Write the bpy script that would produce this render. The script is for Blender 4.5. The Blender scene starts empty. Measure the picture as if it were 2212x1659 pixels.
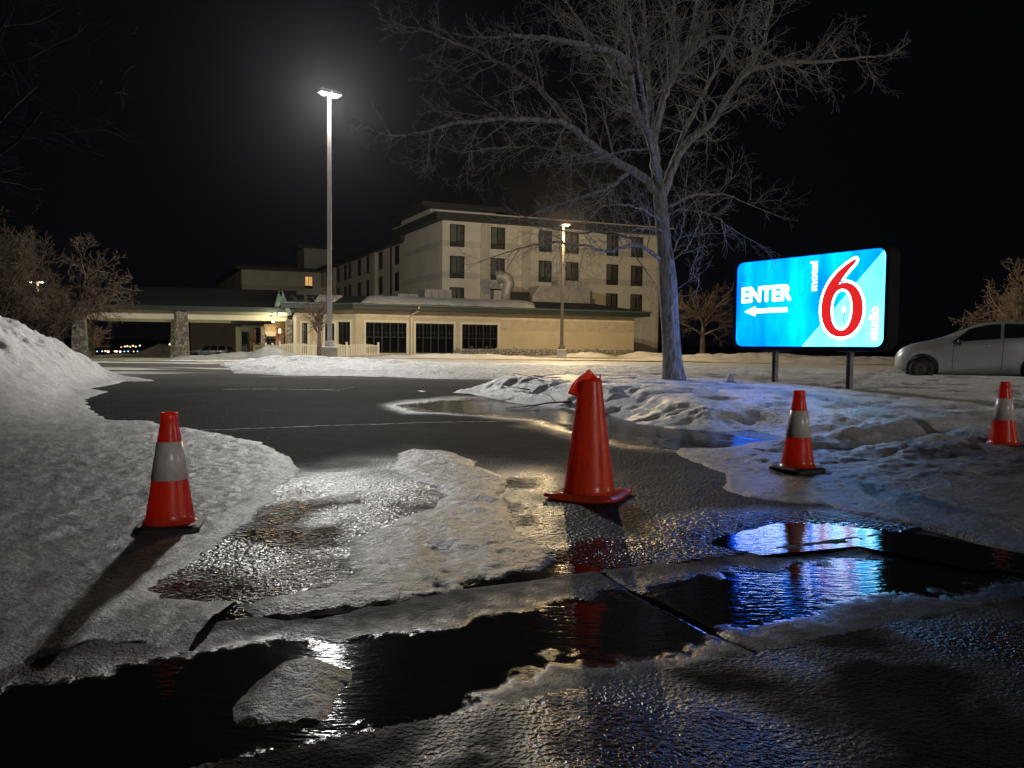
import bpy, bmesh, math, random
import numpy as np
from mathutils import Vector, Matrix

# ------------------------------------------------------------------ camera, sky, exposure
scene = bpy.context.scene
CAM = np.array([0.0, 0.0, 1.15])
FPX, CX, CY = 1661.0, 1106.0, 829.5            # focal length and centre of a 2212 x 1659 measuring frame
PITCH, ROLL = math.atan(79.5 / FPX), 0.010
_f = np.array([0, math.cos(PITCH), -math.sin(PITCH)])
_r0 = np.array([1.0, 0, 0]); _u0 = np.array([0, math.sin(PITCH), math.cos(PITCH)])
_r = _r0 * math.cos(ROLL) + _u0 * math.sin(ROLL)
_u = -_r0 * math.sin(ROLL) + _u0 * math.cos(ROLL)
cam_data = bpy.data.cameras.new('camera')
cam_data.sensor_width = 36.0
cam_data.lens = 36.0 * FPX / 2212.0
cam_data.clip_start = 0.05
cam_data.clip_end = 5000
cam = bpy.data.objects.new('camera', cam_data)
scene.collection.objects.link(cam)
M = Matrix(((_r[0], _u[0], -_f[0], CAM[0]), (_r[1], _u[1], -_f[1], CAM[1]), (_r[2], _u[2], -_f[2], CAM[2]), (0, 0, 0, 1)))
cam.matrix_world = M
scene.camera = cam

world = bpy.data.worlds.new('World')
scene.world = world
world.use_nodes = True
wn = world.node_tree
bg = wn.nodes['Background']
bg.inputs['Color'].default_value = (0.55, 0.62, 1.0, 1)     # clear moonless winter night
bg.inputs['Strength'].default_value = 0.0022
scene.view_settings.view_transform = 'Standard'
scene.view_settings.look = 'None'
scene.view_settings.exposure = 0.0
scene.view_settings.gamma = 1.0
scene.cycles.max_bounces = 7
scene.cycles.diffuse_bounces = 3
scene.cycles.glossy_bounces = 4
scene.cycles.transmission_bounces = 4
scene.cycles.volume_bounces = 0
scene.cycles.sample_clamp_direct = 12.0
scene.cycles.sample_clamp_indirect = 3.0
scene.cycles.caustics_reflective = False
scene.cycles.caustics_refractive = False

# ------------------------------------------------------------------ measuring helpers
def ray(px, py):
    return _f + _r * (px - CX) / FPX + _u * (CY - py) / FPX
def P(px, py, Y):
    d = ray(px, py)
    return CAM + d * (Y / d[1])
_zy = np.array([0, 4, 7, 9, 13, 18, 24, 30, 50, 62, 90, 140, 260, 420, 900, 4000.])
_zz = np.array([0, 0, .05, .11, .14, .37, .46, .50, .50, .62, .55, -.3, -4, -9, -14, -14.])
def sst(a, b, x):
    t = np.clip((x - a) / (b - a), 0, 1)
    return t * t * (3 - 2 * t)
def zg(x, y):
    """height of the paved ground"""
    x = np.asarray(x, float); y = np.asarray(y, float)
    z = np.interp(y, _zy, _zz)
    drop = .42 * sst(-8, -24, x) * sst(24, 50, y) + .9 * sst(-14, -26, x) * sst(52, 100, y)
    return z - drop
def G(px, py, dz=0.0):
    """where the sight line of a measured point meets the ground"""
    d = ray(px, py)
    lo, hi = 0.5, 400.0
    f = lambda Y: CAM[2] + d[2] * Y / d[1] - (zg(d[0] * Y / d[1], Y) + dz)
    Y = lo; prev = f(lo)
    step = 1.03
    while Y < hi:
        Yn = Y * step
        v = f(Yn)
        if v <= 0:
            a, b = Y, Yn
            for _ in range(40):
                m = .5 * (a + b)
                if f(m) > 0: a = m
                else: b = m
            Y = b; break
        Y = Yn
    return CAM + d * (Y / d[1])
def hit(px, py, o, e):
    """(s, z) on the upright plane through o along e"""
    d = ray(px, py)
    n = np.array([-e[1], e[0]])
    t = ((o[0] - CAM[0]) * n[0] + (o[1] - CAM[1]) * n[1]) / (d[0] * n[0] + d[1] * n[1])
    p = CAM + d * t
    return (p[0] - o[0]) * e[0] + (p[1] - o[1]) * e[1], p[2]

# ------------------------------------------------------------------ numeric noise
def _hash(ix, iy, seed):
    h = (ix.astype(np.int64) * 374761393 + iy.astype(np.int64) * 668265263 + seed * 2147483647 + 1013904223) & 0xffffffff
    h = ((h ^ (h >> 13)) * 1274126177) & 0xffffffff
    h = h ^ (h >> 16)
    return (h & 0xffffff) / float(0xffffff)
def vn(x, y, seed=0):
    xi = np.floor(x); yi = np.floor(y); fx = x - xi; fy = y - yi
    fx = fx * fx * (3 - 2 * fx); fy = fy * fy * (3 - 2 * fy)
    a = _hash(xi, yi, seed); b = _hash(xi + 1, yi, seed); c = _hash(xi, yi + 1, seed); d = _hash(xi + 1, yi + 1, seed)
    return (a + (b - a) * fx) * (1 - fy) + (c + (d - c) * fx) * fy
def fbm(x, y, scale, octv=4, seed=0, gain=.5):
    """about -1..1, features of size `scale`"""
    s = 0; amp = 1; tot = 0; x = np.asarray(x, float) / scale; y = np.asarray(y, float) / scale
    for k in range(octv):
        c, sn = math.cos(.7 * k + .3), math.sin(.7 * k + .3)
        s = s + amp * (vn(x * c - y * sn + 17.3 * k, x * sn + y * c - 9.1 * k, seed + k) * 2 - 1)
        tot += amp; amp *= gain; x = x * 2.03; y = y * 2.03
    return s / tot
def sdf(poly, x, y):
    """signed distance to a closed outline, positive inside"""
    poly = np.asarray(poly, float)[:, :2]
    x = np.asarray(x, float); y = np.asarray(y, float)
    sh = x.shape; x = x.ravel(); y = y.ravel()
    d2 = np.full(x.shape, 1e18); inside = np.zeros(x.shape, bool)
    n = len(poly)
    for i in range(n):
        ax, ay = poly[i]; bx, by = poly[(i + 1) % n]
        ex, ey = bx - ax, by - ay
        t = np.clip(((x - ax) * ex + (y - ay) * ey) / (ex * ex + ey * ey + 1e-12), 0, 1)
        dx = x - ax - t * ex; dy = y - ay - t * ey
        d2 = np.minimum(d2, dx * dx + dy * dy)
        c = (ay > y) != (by > y)
        if ey != 0:
            inside ^= c & (x < ex * (y - ay) / ey + ax)
    d = np.sqrt(d2)
    return np.where(inside, d, -d).reshape(sh)

# ------------------------------------------------------------------ objects
COL = scene.collection
def tag(o, label=None, cat=None, group=None, kind=None):
    if label: o['label'] = label
    if cat: o['category'] = cat
    if group: o['group'] = group
    if kind: o['kind'] = kind
    return o
def empty(name, loc=(0, 0, 0), rz=0.0):
    o = bpy.data.objects.new(name, None)
    COL.objects.link(o)
    o.location = Vector(loc); o.rotation_euler = (0, 0, rz)
    o.empty_display_size = .1
    return o
def copy_tree(o, parent=None):
    c = o.copy(); COL.objects.link(c)
    if parent is not None: c.parent = parent
    for ch in list(o.children): copy_tree(ch, c)
    return c
class MB:
    """collects shapes; build() links them as one mesh object"""
    def __init__(self): self.v = []; self.f = []; self.sm = []
    def add(self, vs, fs, smooth=False):
        n = len(self.v)
        self.v += [tuple(map(float, p)) for p in vs]
        self.f += [tuple(i + n for i in f) for f in fs]
        self.sm += [smooth] * len(fs)
        return self
    def box(self, c, s, rz=0.0, taper=1.0):
        ca, sa = math.cos(rz), math.sin(rz)
        vs = []
        for dz in (-.5, .5):
            k = taper if dz > 0 else 1.0
            for dx, dy in ((-.5, -.5), (.5, -.5), (.5, .5), (-.5, .5)):
                x, y = dx * s[0] * k, dy * s[1] * k
                vs.append((c[0] + x * ca - y * sa, c[1] + x * sa + y * ca, c[2] + dz * s[2]))
        return self.add(vs, [(0, 3, 2, 1), (4, 5, 6, 7), (0, 1, 5, 4), (1, 2, 6, 5), (2, 3, 7, 6), (3, 0, 4, 7)])
    def slab(self, o, e, s0, s1, n0, n1, z0, z1):
        """box in a wall's frame: along e, outward n = right of e"""
        n = (e[1], -e[0])
        vs = []
        for z in (z0, z1):
            for s, k in ((s0, n1), (s1, n1), (s1, n0), (s0, n0)):
                vs.append((o[0] + e[0] * s + n[0] * k, o[1] + e[1] * s + n[1] * k, z))
        return self.add(vs, [(0, 3, 2, 1), (4, 5, 6, 7), (0, 1, 5, 4), (1, 2, 6, 5), (2, 3, 7, 6), (3, 0, 4, 7)])
    def prism(self, poly, z0, z1):
        n = len(poly)
        a = sum(poly[i][0] * poly[(i + 1) % n][1] - poly[(i + 1) % n][0] * poly[i][1] for i in range(n))
        if a < 0: poly = poly[::-1]
        zz0 = z0 if hasattr(z0, '__len__') else [z0] * n
        zz1 = z1 if hasattr(z1, '__len__') else [z1] * n
        vs = [(p[0], p[1], z) for p, z in zip(poly, zz0)] + [(p[0], p[1], z) for p, z in zip(poly, zz1)]
        fs = [tuple(range(n - 1, -1, -1)), tuple(range(n, 2 * n))]
        fs += [(i, (i + 1) % n, n + (i + 1) % n, n + i) for i in range(n)]
        return self.add(vs, fs)
    def tube(self, pts, rad, sides=6, cap=True, smooth=True):
        pts = [np.asarray(p, float) for p in pts]
        if not hasattr(rad, '__len__'): rad = [rad] * len(pts)
        t0 = pts[1] - pts[0]
        u = np.array([0, 0, 1.]) if abs(t0[2]) < .9 * np.linalg.norm(t0) else np.array([1., 0, 0])
        vs = []
        for i, p in enumerate(pts):
            t = pts[min(i + 1, len(pts) - 1)] - pts[max(i - 1, 0)]
            t = t / (np.linalg.norm(t) + 1e-9)
            u = u - t * np.dot(u, t); u = u / (np.linalg.norm(u) + 1e-9)
            w = np.cross(t, u)
            for k in range(sides):
                an = 2 * math.pi * k / sides
                vs.append(p + rad[i] * (u * math.cos(an) + w * math.sin(an)))
        fs = []
        for i in range(len(pts) - 1):
            for k in range(sides):
                k2 = (k + 1) % sides
                fs.append((i * sides + k, i * sides + k2, (i + 1) * sides + k2, (i + 1) * sides + k))
        if cap:
            fs.append(tuple(range(sides - 1, -1, -1)))
            m = (len(pts) - 1) * sides
            fs.append(tuple(range(m, m + sides)))
        return self.add(vs, fs, smooth)
    def lathe(self, prof, c=(0, 0, 0), seg=32, smooth=True):
        vs = []; fs = []
        for r, z in prof:
            for k in range(seg):
                an = 2 * math.pi * k / seg
                vs.append((c[0] + r * math.cos(an), c[1] + r * math.sin(an), c[2] + z))
        for i in range(len(prof) - 1):
            for k in range(seg):
                k2 = (k + 1) % seg
                fs.append((i * seg + k, i * seg + k2, (i + 1) * seg + k2, (i + 1) * seg + k))
        return self.add(vs, fs, smooth)
    def build(self, name, mat, parent=None, base=None, bevel=0.0):
        """base: world point that the local origin stands on (vertices are given in world space then)"""
        me = bpy.data.meshes.new(name)
        v = self.v
        if base is not None:
            v = [(p[0] - base[0], p[1] - base[1], p[2] - base[2]) for p in v]
        me.from_pydata(v, [], self.f)
        me.polygons.foreach_set('use_smooth', self.sm)
        me.update()
        if mat is not None:
            for m in (mat if isinstance(mat, (list, tuple)) else [mat]): me.materials.append(m)
        o = bpy.data.objects.new(name, me)
        COL.objects.link(o)
        if parent is not None: o.parent = parent
        if bevel > 0:
            b = o.modifiers.new('bevel', 'BEVEL'); b.width = bevel; b.segments = 2; b.limit_method = 'ANGLE'
        return o
def grid_mesh(name, xs, ys, zfun, keep, mat, attrs=None, parent=None):
    X, Y = np.meshgrid(xs, ys)
    Z = zfun(X, Y)
    K = keep(X, Y) if keep is not None else np.ones(X.shape, bool)
    ny, nx = X.shape
    idx = np.arange(nx * ny).reshape(ny, nx)
    q = K[:-1, :-1] | K[1:, :-1] | K[:-1, 1:] | K[1:, 1:]
    a = idx[:-1, :-1][q]; b = idx[:-1, 1:][q]; c = idx[1:, 1:][q]; d = idx[1:, :-1][q]
    F = np.stack([a, b, c, d], 1)
    used = np.unique(F)
    remap = np.full(nx * ny, -1); remap[used] = np.arange(len(used))
    F = remap[F]
    V = np.stack([X.ravel()[used], Y.ravel()[used], Z.ravel()[used]], 1)
    me = bpy.data.meshes.new(name)
    me.vertices.add(len(V)); me.vertices.foreach_set('co', V.ravel())
    me.loops.add(F.size); me.loops.foreach_set('vertex_index', F.ravel())
    me.polygons.add(len(F)); me.polygons.foreach_set('loop_start', np.arange(0, F.size, 4)); me.polygons.foreach_set('loop_total', np.full(len(F), 4))
    me.polygons.foreach_set('use_smooth', np.ones(len(F), bool))
    me.update(calc_edges=True); me.validate()
    for an, fn in (attrs or {}).items():
        at = me.attributes.new(an, 'FLOAT', 'POINT')
        at.data.foreach_set('value', fn(X, Y).ravel()[used].astype(np.float32))
    if mat is not None: me.materials.append(mat)
    o = bpy.data.objects.new(name, me); COL.objects.link(o)
    if parent is not None: o.parent = parent
    return o

# ------------------------------------------------------------------ materials
MATS = {}
def nodes_of(name):
    m = bpy.data.materials.new(name); m.use_nodes = True
    nt = m.node_tree
    return m, nt, nt.nodes['Principled BSDF']
def noise(nt, scale, detail=4, rough=.55, vec=None, typ='NOISE'):
    if typ == 'VORONOI':
        n = nt.nodes.new('ShaderNodeTexVoronoi'); n.inputs['Scale'].default_value = scale
    else:
        n = nt.nodes.new('ShaderNodeTexNoise'); n.inputs['Scale'].default_value = scale
        n.inputs['Detail'].default_value = detail; n.inputs['Roughness'].default_value = rough
    if vec is not None: nt.links.new(vec, n.inputs['Vector'])
    return n
def ramp(nt, src, stops):
    r = nt.nodes.new('ShaderNodeValToRGB')
    el = r.color_ramp.elements
    while len(el) < len(stops): el.new(.5)
    for e, (p, c) in zip(el, stops):
        e.position = p
        e.color = (c, c, c, 1) if not hasattr(c, '__len__') else (*c, 1)
    nt.links.new(src, r.inputs['Fac'])
    return r
def position(nt):
    return nt.nodes.new('ShaderNodeNewGeometry').outputs['Position']
def objcoord(nt):
    return nt.nodes.new('ShaderNodeTexCoord').outputs['Object']
def bump(nt, bs, src, strength, dist, prev=None):
    b = nt.nodes.new('ShaderNodeBump')
    b.inputs['Strength'].default_value = strength; b.inputs['Distance'].default_value = dist
    nt.links.new(src, b.inputs['Height'])
    if prev is not None: nt.links.new(prev, b.inputs['Normal'])
    if bs is not None: nt.links.new(b.outputs['Normal'], bs.inputs['Normal'])
    return b.outputs['Normal']
def mat(name, col, rough=.6, metal=0.0, var=.15, scale=3.0, bmp=0.0, bscale=40.0, bdist=.01, spec=.5, obj=False, coat=0.0):
    if name in MATS: return MATS[name]
    m, nt, bs = nodes_of(name)
    vec = objcoord(nt) if obj else position(nt)
    n = noise(nt, scale, 5, .6, vec)
    lo = tuple(c * (1 - var) for c in col); hi = tuple(min(1, c * (1 + var)) for c in col)
    r = ramp(nt, n.outputs['Fac'], [(.3, lo), (.7, hi)])
    nt.links.new(r.outputs['Color'], bs.inputs['Base Color'])
    bs.inputs['Roughness'].default_value = rough
    bs.inputs['Metallic'].default_value = metal
    bs.inputs['Specular IOR Level'].default_value = spec
    bs.inputs['Coat Weight'].default_value = coat
    if bmp > 0:
        n2 = noise(nt, bscale, 4, .6, vec)
        bump(nt, bs, n2.outputs['Fac'], bmp, bdist)
    MATS[name] = m
    return m
def emit(name, col, strength):
    if name in MATS: return MATS[name]
    m = bpy.data.materials.new(name); m.use_nodes = True
    nt = m.node_tree; nt.nodes.remove(nt.nodes['Principled BSDF'])
    e = nt.nodes.new('ShaderNodeEmission')
    e.inputs['Color'].default_value = (*col, 1); e.inputs['Strength'].default_value = strength
    nt.links.new(e.outputs[0], nt.nodes['Material Output'].inputs['Surface'])
    MATS[name] = m
    return m
def attr(nt, name):
    a = nt.nodes.new('ShaderNodeAttribute'); a.attribute_name = name
    return a.outputs['Fac']
def math_(nt, op, a, b=None, c=None):
    n = nt.nodes.new('ShaderNodeMath'); n.operation = op
    for i, v in enumerate((a, b, c)):
        if v is None: continue
        if isinstance(v, (int, float)): n.inputs[i].default_value = v
        else: nt.links.new(v, n.inputs[i])
    return n.outputs[0]
def mixc(nt, fac, a, b):
    n = nt.nodes.new('ShaderNodeMix'); n.data_type = 'RGBA'
    if isinstance(fac, (int, float)): n.inputs[0].default_value = fac
    else: nt.links.new(fac, n.inputs[0])
    for s, v in ((6, a), (7, b)):
        if isinstance(v, tuple): n.inputs[s].default_value = (*v, 1)
        else: nt.links.new(v, n.inputs[s])
    return n.outputs[2]

def asphalt_mat(name, base, agg, wetrough, gdet=2.0, gstr=1.0):
    m, nt, bs = nodes_of(name)
    vec = position(nt)
    big = noise(nt, 1.3, 5, .6, vec)
    fine = noise(nt, agg * 1.6, 3, .65, vec)
    grit = noise(nt, agg * .62, gdet, .5, vec)
    vor = noise(nt, agg, vec=vec, typ='VORONOI')
    wet = attr(nt, 'wet')
    dry = ramp(nt, fine.outputs['Fac'], [(.35, tuple(c * .5 for c in base)), (.65, tuple(c * 1.5 for c in base))])
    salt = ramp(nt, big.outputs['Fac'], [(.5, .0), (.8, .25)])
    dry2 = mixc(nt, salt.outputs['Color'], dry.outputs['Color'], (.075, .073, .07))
    wetc = ramp(nt, fine.outputs['Fac'], [(.35, .006), (.7, .028)])
    body_c = mixc(nt, wet, dry2, wetc.outputs['Color'])
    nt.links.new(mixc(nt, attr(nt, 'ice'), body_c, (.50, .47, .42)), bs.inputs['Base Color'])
    rr = nt.nodes.new('ShaderNodeMapRange')
    rr.inputs['To Min'].default_value = .8; rr.inputs['To Max'].default_value = wetrough
    nt.links.new(wet, rr.inputs['Value']); nt.links.new(rr.outputs[0], bs.inputs['Roughness'])
    sp = nt.nodes.new('ShaderNodeMapRange'); sp.inputs['To Min'].default_value = .02; sp.inputs['To Max'].default_value = .6
    nt.links.new(wet, sp.inputs['Value']); nt.links.new(sp.outputs[0], bs.inputs['Specular IOR Level'])
    dryness = math_(nt, 'SUBTRACT', 1.0, attr(nt, 'pool'))
    b0 = bump(nt, None, math_(nt, 'MULTIPLY', grit.outputs['Fac'], dryness), gstr, .022)
    bump(nt, bs, math_(nt, 'MULTIPLY', vor.outputs['Distance'], dryness), .35, .005, b0)
    MATS[name] = m
    return m
def snow_mat(name, clean, dirt, dirtamt, rough=.55, bs_scale=30, bstr=.5, dist=.03, spec=.4):
    m, nt, bs = nodes_of(name)
    vec = position(nt)
    big = noise(nt, 1.1, 6, .65, vec)
    mid = noise(nt, 11, 5, .65, vec)
    fine = noise(nt, bs_scale, 5, .7, vec)
    s = math_(nt, 'ADD', math_(nt, 'MULTIPLY', big.outputs['Fac'], .55), math_(nt, 'MULTIPLY', mid.outputs['Fac'], .45))
    r = ramp(nt, s, [(.36, clean), (.36 + .34 / max(dirtamt, .05), dirt)])
    sp = ramp(nt, fine.outputs['Fac'], [(.25, .72), (.7, 1.0)])
    mx = nt.nodes.new('ShaderNodeMix'); mx.data_type = 'RGBA'; mx.blend_type = 'MULTIPLY'; mx.inputs[0].default_value = 1
    nt.links.new(r.outputs['Color'], mx.inputs[6]); nt.links.new(sp.outputs['Color'], mx.inputs[7])
    nt.links.new(mx.outputs[2], bs.inputs['Base Color'])
    bs.inputs['Roughness'].default_value = rough
    bs.inputs['Specular IOR Level'].default_value = spec
    b1 = bump(nt, None, mid.outputs['Fac'], bstr, dist * 1.6)
    bump(nt, bs, fine.outputs['Fac'], bstr, dist * .4, b1)
    MATS[name] = m
    return m

# ------------------------------------------------------------------ the setting: street, gutter, driveway, snow
TS = np.array([.905, .425]); NS = np.array([-.425, .905]); J0 = np.array([.46, 3.93])    # street direction, across, joint end
def sn(x, y):
    return (x - J0[0]) * TS[0] + (y - J0[1]) * TS[1], (x - J0[0]) * NS[0] + (y - J0[1]) * NS[1]
PAN = 1.2
def gpoly(pts): return np.array([G(a, b)[:2] for a, b in pts])

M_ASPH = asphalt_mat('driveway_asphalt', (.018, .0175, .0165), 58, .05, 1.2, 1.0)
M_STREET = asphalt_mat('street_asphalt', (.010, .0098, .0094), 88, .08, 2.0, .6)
M_SNOW = snow_mat('plowed_snow', (.74, .74, .74), (.30, .285, .26), 1.0, bs_scale=14, bstr=.8, dist=.06)
M_SNOWFAR = snow_mat('lot_snow', (.60, .59, .56), (.28, .26, .22), 1.0)
M_ICE = snow_mat('dirty_ice', (.21, .208, .204), (.010, .0098, .0093), 2.0, rough=.40, bs_scale=60, bstr=.9, dist=.035, spec=.4)
M_LAWN = snow_mat('crusted_snow', (.72, .72, .72), (.26, .245, .22), .85, rough=.5, bs_scale=34, bstr=.6)

# water that stands on the paving
def water_mat(name, ripple, dist, scale=26):
    m, nt, bs = nodes_of(name)
    vec = position(nt)
    mp = nt.nodes.new('ShaderNodeMapping'); mp.inputs['Rotation'].default_value = (0, 0, .45); mp.inputs['Scale'].default_value = (.45, 1.6, 1)
    nt.links.new(vec, mp.inputs['Vector'])
    n = noise(nt, scale, 3, .5, mp.outputs['Vector'])
    bs.inputs['Base Color'].default_value = (.006, .006, .006, 1)
    bs.inputs['Roughness'].default_value = .04
    bs.inputs['Specular IOR Level'].default_value = .6
    bump(nt, bs, n.outputs['Fac'], ripple, dist)
    MATS[name] = m
    return m
M_WATER = water_mat('still_water', .24, .007)
M_RIPPLE = water_mat('running_water', .28, .009, 24)

PUD_SIGN = gpoly([(1545, 1172), (1600, 1142), (1665, 1128), (1720, 1124), (1800, 1128), (1880, 1140), (1960, 1150), (2080, 1172), (2230, 1205), (2300, 1230), (2100, 1225), (1960, 1195), (1850, 1172), (1760, 1180), (1640, 1192)])
PUD_AMBER = gpoly([(893, 876), (960, 866), (1040, 864), (1120, 872), (1200, 882), (1290, 892), (1345, 903), (1400, 916), (1470, 928), (1560, 936), (1650, 948), (1700, 960), (1640, 972), (1560, 972), (1470, 965), (1400, 958), (1330, 945), (1250, 925), (1180, 905), (1080, 895), (960, 889)])
PUD_CURB = gpoly([(1010, 1268), (1100, 1240), (1180, 1222), (1250, 1215), (1310, 1228), (1240, 1246), (1130, 1262), (1040, 1280)])
PUDS = [PUD_SIGN, PUD_AMBER, PUD_CURB]

def smax(a, b, k=.004):
    return .5 * (a + b + np.sqrt((a - b) ** 2 + k * k))
def street_rel(x, y):
    """height near the street relative to the driveway grade"""
    s, n = sn(x, y)
    lip = .012 * np.exp(-((n + .08) / .12) ** 2)
    return lip
def puddle_dip(x, y):
    d = np.zeros(np.shape(x))
    for p in PUDS:
        d = np.maximum(d, sst(-.10, .14, sdf(p, x, y) + .05 * fbm(x, y, .25, 3, 5)))
    return d
def z_drive(x, y):
    return zg(x, y) + .006 * fbm(x, y, .9, 3, 11) + .005 * fbm(x, y, .14, 4, 12) - .020 * puddle_dip(x, y)
def wet_drive(x, y):
    s, n = sn(x, y)
    w = sst(4.1, 2.2, n + .9 * fbm(x, y, 1.2, 4, 21)) * (.72 + .28 * sst(-.3, .3, fbm(x, y, .5, 3, 27)))
    w = w * (1 - .80 * sst(-.1, .5, x + .35 * fbm(x, y, .6, 4, 28)) * sst(.25, .7, n + .2 * fbm(x, y, .4, 3, 29)))
    for p in PUDS:
        w = np.maximum(w, sst(-.75, -.05, sdf(p, x, y) + .25 * fbm(x, y, .5, 3, 22)))
    return np.clip(w, 0, 1)

def spaced(a, b, d0, g):
    """positions from a to b, spacing d0 growing by factor g per metre away from a"""
    out = [a]
    while out[-1] < b: out.append(out[-1] + d0 * (1 + g * (out[-1] - a)))
    return np.array(out)
def sym(fine, far, d0, g):
    r = spaced(fine, far, d0, g)[1:]
    c = np.arange(-fine, fine + d0 * .5, d0)
    return np.concatenate([-r[::-1], c, r])

# far ground, one sheet out to the horizon
gx = np.concatenate([np.linspace(-1500, -130, 12), np.linspace(-120, 120, 161), np.linspace(130, 1500, 12)])
gy = np.concatenate([np.linspace(-300, -20, 10), np.linspace(-16, 24, 41), np.linspace(25, 130, 150), np.linspace(140, 4000, 40)])
def z_far(x, y):
    s, n = sn(x, y)
    near = sst(22, 18, y)
    return zg(x, y) - .05 - .25 * near + .05 * fbm(x, y, 3.5, 4, 3) * sst(20, 26, y) * sst(140, 90, y) - 0.05 * sst(0, -3, y)
far_ground = grid_mesh('ground', gx, gy, z_far, None, M_SNOWFAR)
tag(far_ground, 'snow covered parking lot ground reaching to the dark horizon', 'ground', kind='structure')

# driveway asphalt: from the gutter up to the canopy
DRIVE = np.array([(-30, -15), (34, 15), (34, 21), (9.0, 19.5), (4, 23), (-6.5, 21.5), (-8.5, 24), (-7, 31), (-13, 38), (-16, 47), (-31, 50), (-34, 44), (-22, 30), (-14, 18), (-16, 8)])
dxs = sym(3.6, 15, .026, .3); dys = spaced(1.9, 34, .018, .34)
def keep_drive(x, y):
    s, n = sn(x, y)
    return (n > -.02) & (sdf(DRIVE, x, y) > -.3)
def z_drive_edge(x, y):
    return z_drive(x, y) - .25 * sst(.15, -.3, sdf(DRIVE, x, y) + .5 * fbm(x, y, 2.2, 3, 31))
drive = grid_mesh('driveway', dxs, dys, z_drive_edge, keep_drive, M_ASPH, {'wet': wet_drive, 'ice': lambda x, y: sst(.05, .25, fbm(x * .35, y, 1.3, 5, 37) + .25 * sst(22, 32, y)) * sst(17.5, 20, y) * (.55 + .45 * vn(x * 3, y * 5, 4)) + .16 * sst(12.0, 20, y + 1.5 * fbm(x * .5, y, 1.5, 4, 39))})  # last term pales far asphalt: salt, and lamp light put into the colour
tag(drive, 'dark damp asphalt driveway leading up to the hotel canopy', 'driveway', kind='structure')

# street asphalt in front of the gutter
def z_bed(x, y):
    s, n = sn(x, y)
    k = np.clip(-PAN - n, 0, 20)
    low = -.014 * sst(.9, 1.8, s + .3 * fbm(x, y, .8, 2, 46)) * sst(.25, .6, k) * sst(2.2, 1.6, k)     # hollow at lower right
    return .003 + .003 * k + .012 * fbm(x, y, 1.0, 4, 41) * sst(0, .2, k) + .005 * fbm(x, y, .20, 4, 42) + .003 * fbm(x, y, .06, 3, 43) + low
WL = -.006
def z_street(x, y): return smax(z_bed(x, y), WL + 0 * x, .003)
def pool_street(x, y): return sst(.0045, -.002, z_bed(x, y) - WL)
def wet_street(x, y):
    return np.clip(np.maximum(.10 + 1.9 * fbm(x, y, .7, 5, 44), sst(.006, .001, z_bed(x, y) - WL)), 0, 1)
def keep_street(x, y):
    s, n = sn(x, y)
    return n < -PAN + .03
sxs = sym(2.6, 12, .022, .6); sys_ = np.concatenate([np.linspace(-12, .9, 40), np.arange(.92, 4.4, .018), spaced(4.42, 9, .03, .6)])
street = grid_mesh('street', sxs, sys_, z_street, keep_street, M_STREET, {'wet': wet_street, 'pool': pool_street})
tag(street, 'black wet street asphalt in the foreground', 'street', kind='structure')

# concrete gutter pan: slabs with open joints
def concrete_mat(name):
    m, nt, bs = nodes_of(name)
    vec = position(nt)
    n1 = noise(nt, 2.2, 6, .65, vec); n2 = noise(nt, 60, 4, .65, vec); n3 = noise(nt, 9, 5, .6, vec)
    c = ramp(nt, n1.outputs['Fac'], [(.3, (.007, .0069, .0067)), (.6, (.020, .0197, .019)), (.8, (.045, .0443, .043))])
    sp = ramp(nt, n2.outputs['Fac'], [(.3, .6), (.7, 1.1)])
    mx = nt.nodes.new('ShaderNodeMix'); mx.data_type = 'RGBA'; mx.blend_type = 'MULTIPLY'; mx.inputs[0].default_value = 1
    nt.links.new(c.outputs['Color'], mx.inputs[6]); nt.links.new(sp.outputs['Color'], mx.inputs[7])
    wet = attr(nt, 'wet'); pool = attr(nt, 'pool')
    nt.links.new(mixc(nt, math_(nt, 'MULTIPLY', wet, .9), mx.outputs[2], (.006, .006, .0055)), bs.inputs['Base Color'])
    film = math_(nt, 'MULTIPLY', wet, ramp(nt, n3.outputs['Fac'], [(.3, .25), (.65, 1.0)]).outputs['Color'])
    r1 = nt.nodes.new('ShaderNodeMapRange'); r1.inputs['To Min'].default_value = .80; r1.inputs['To Max'].default_value = .26
    nt.links.new(film, r1.inputs['Value'])
    r2 = nt.nodes.new('ShaderNodeMix'); r2.data_type = 'FLOAT'
    nt.links.new(pool, r2.inputs[0]); nt.links.new(r1.outputs[0], r2.inputs[2]); r2.inputs[3].default_value = .04
    nt.links.new(r2.outputs[0], bs.inputs['Roughness'])
    nt.links.new(math_(nt, 'ADD', math_(nt, 'MULTIPLY', pool, .38), .16), bs.inputs['Specular IOR Level'])
    dryness = math_(nt, 'SUBTRACT', 1.0, pool)
    mp = nt.nodes.new('ShaderNodeMapping'); mp.inputs['Rotation'].default_value = (0, 0, .45); mp.inputs['Scale'].default_value = (.45, 1.6, 1)
    nt.links.new(vec, mp.inputs['Vector'])
    rip = noise(nt, 24, 3, .5, mp.outputs['Vector'])
    b1 = bump(nt, None, math_(nt, 'MULTIPLY', n3.outputs['Fac'], dryness), .3, .012)
    b2_ = bump(nt, None, math_(nt, 'MULTIPLY', n2.outputs['Fac'], dryness), .8, .012, b1)
    bump(nt, bs, math_(nt, 'MULTIPLY', rip.outputs['Fac'], pool), .22, .009, b2_)
    MATS[name] = m
    return m
M_CONC = concrete_mat('gutter_concrete')
gutter = empty('gutter', (J0[0], J0[1], 0))
tag(gutter, 'concrete gutter pan with open joints between driveway and street', 'gutter', kind='structure')
GW = -.017
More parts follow.
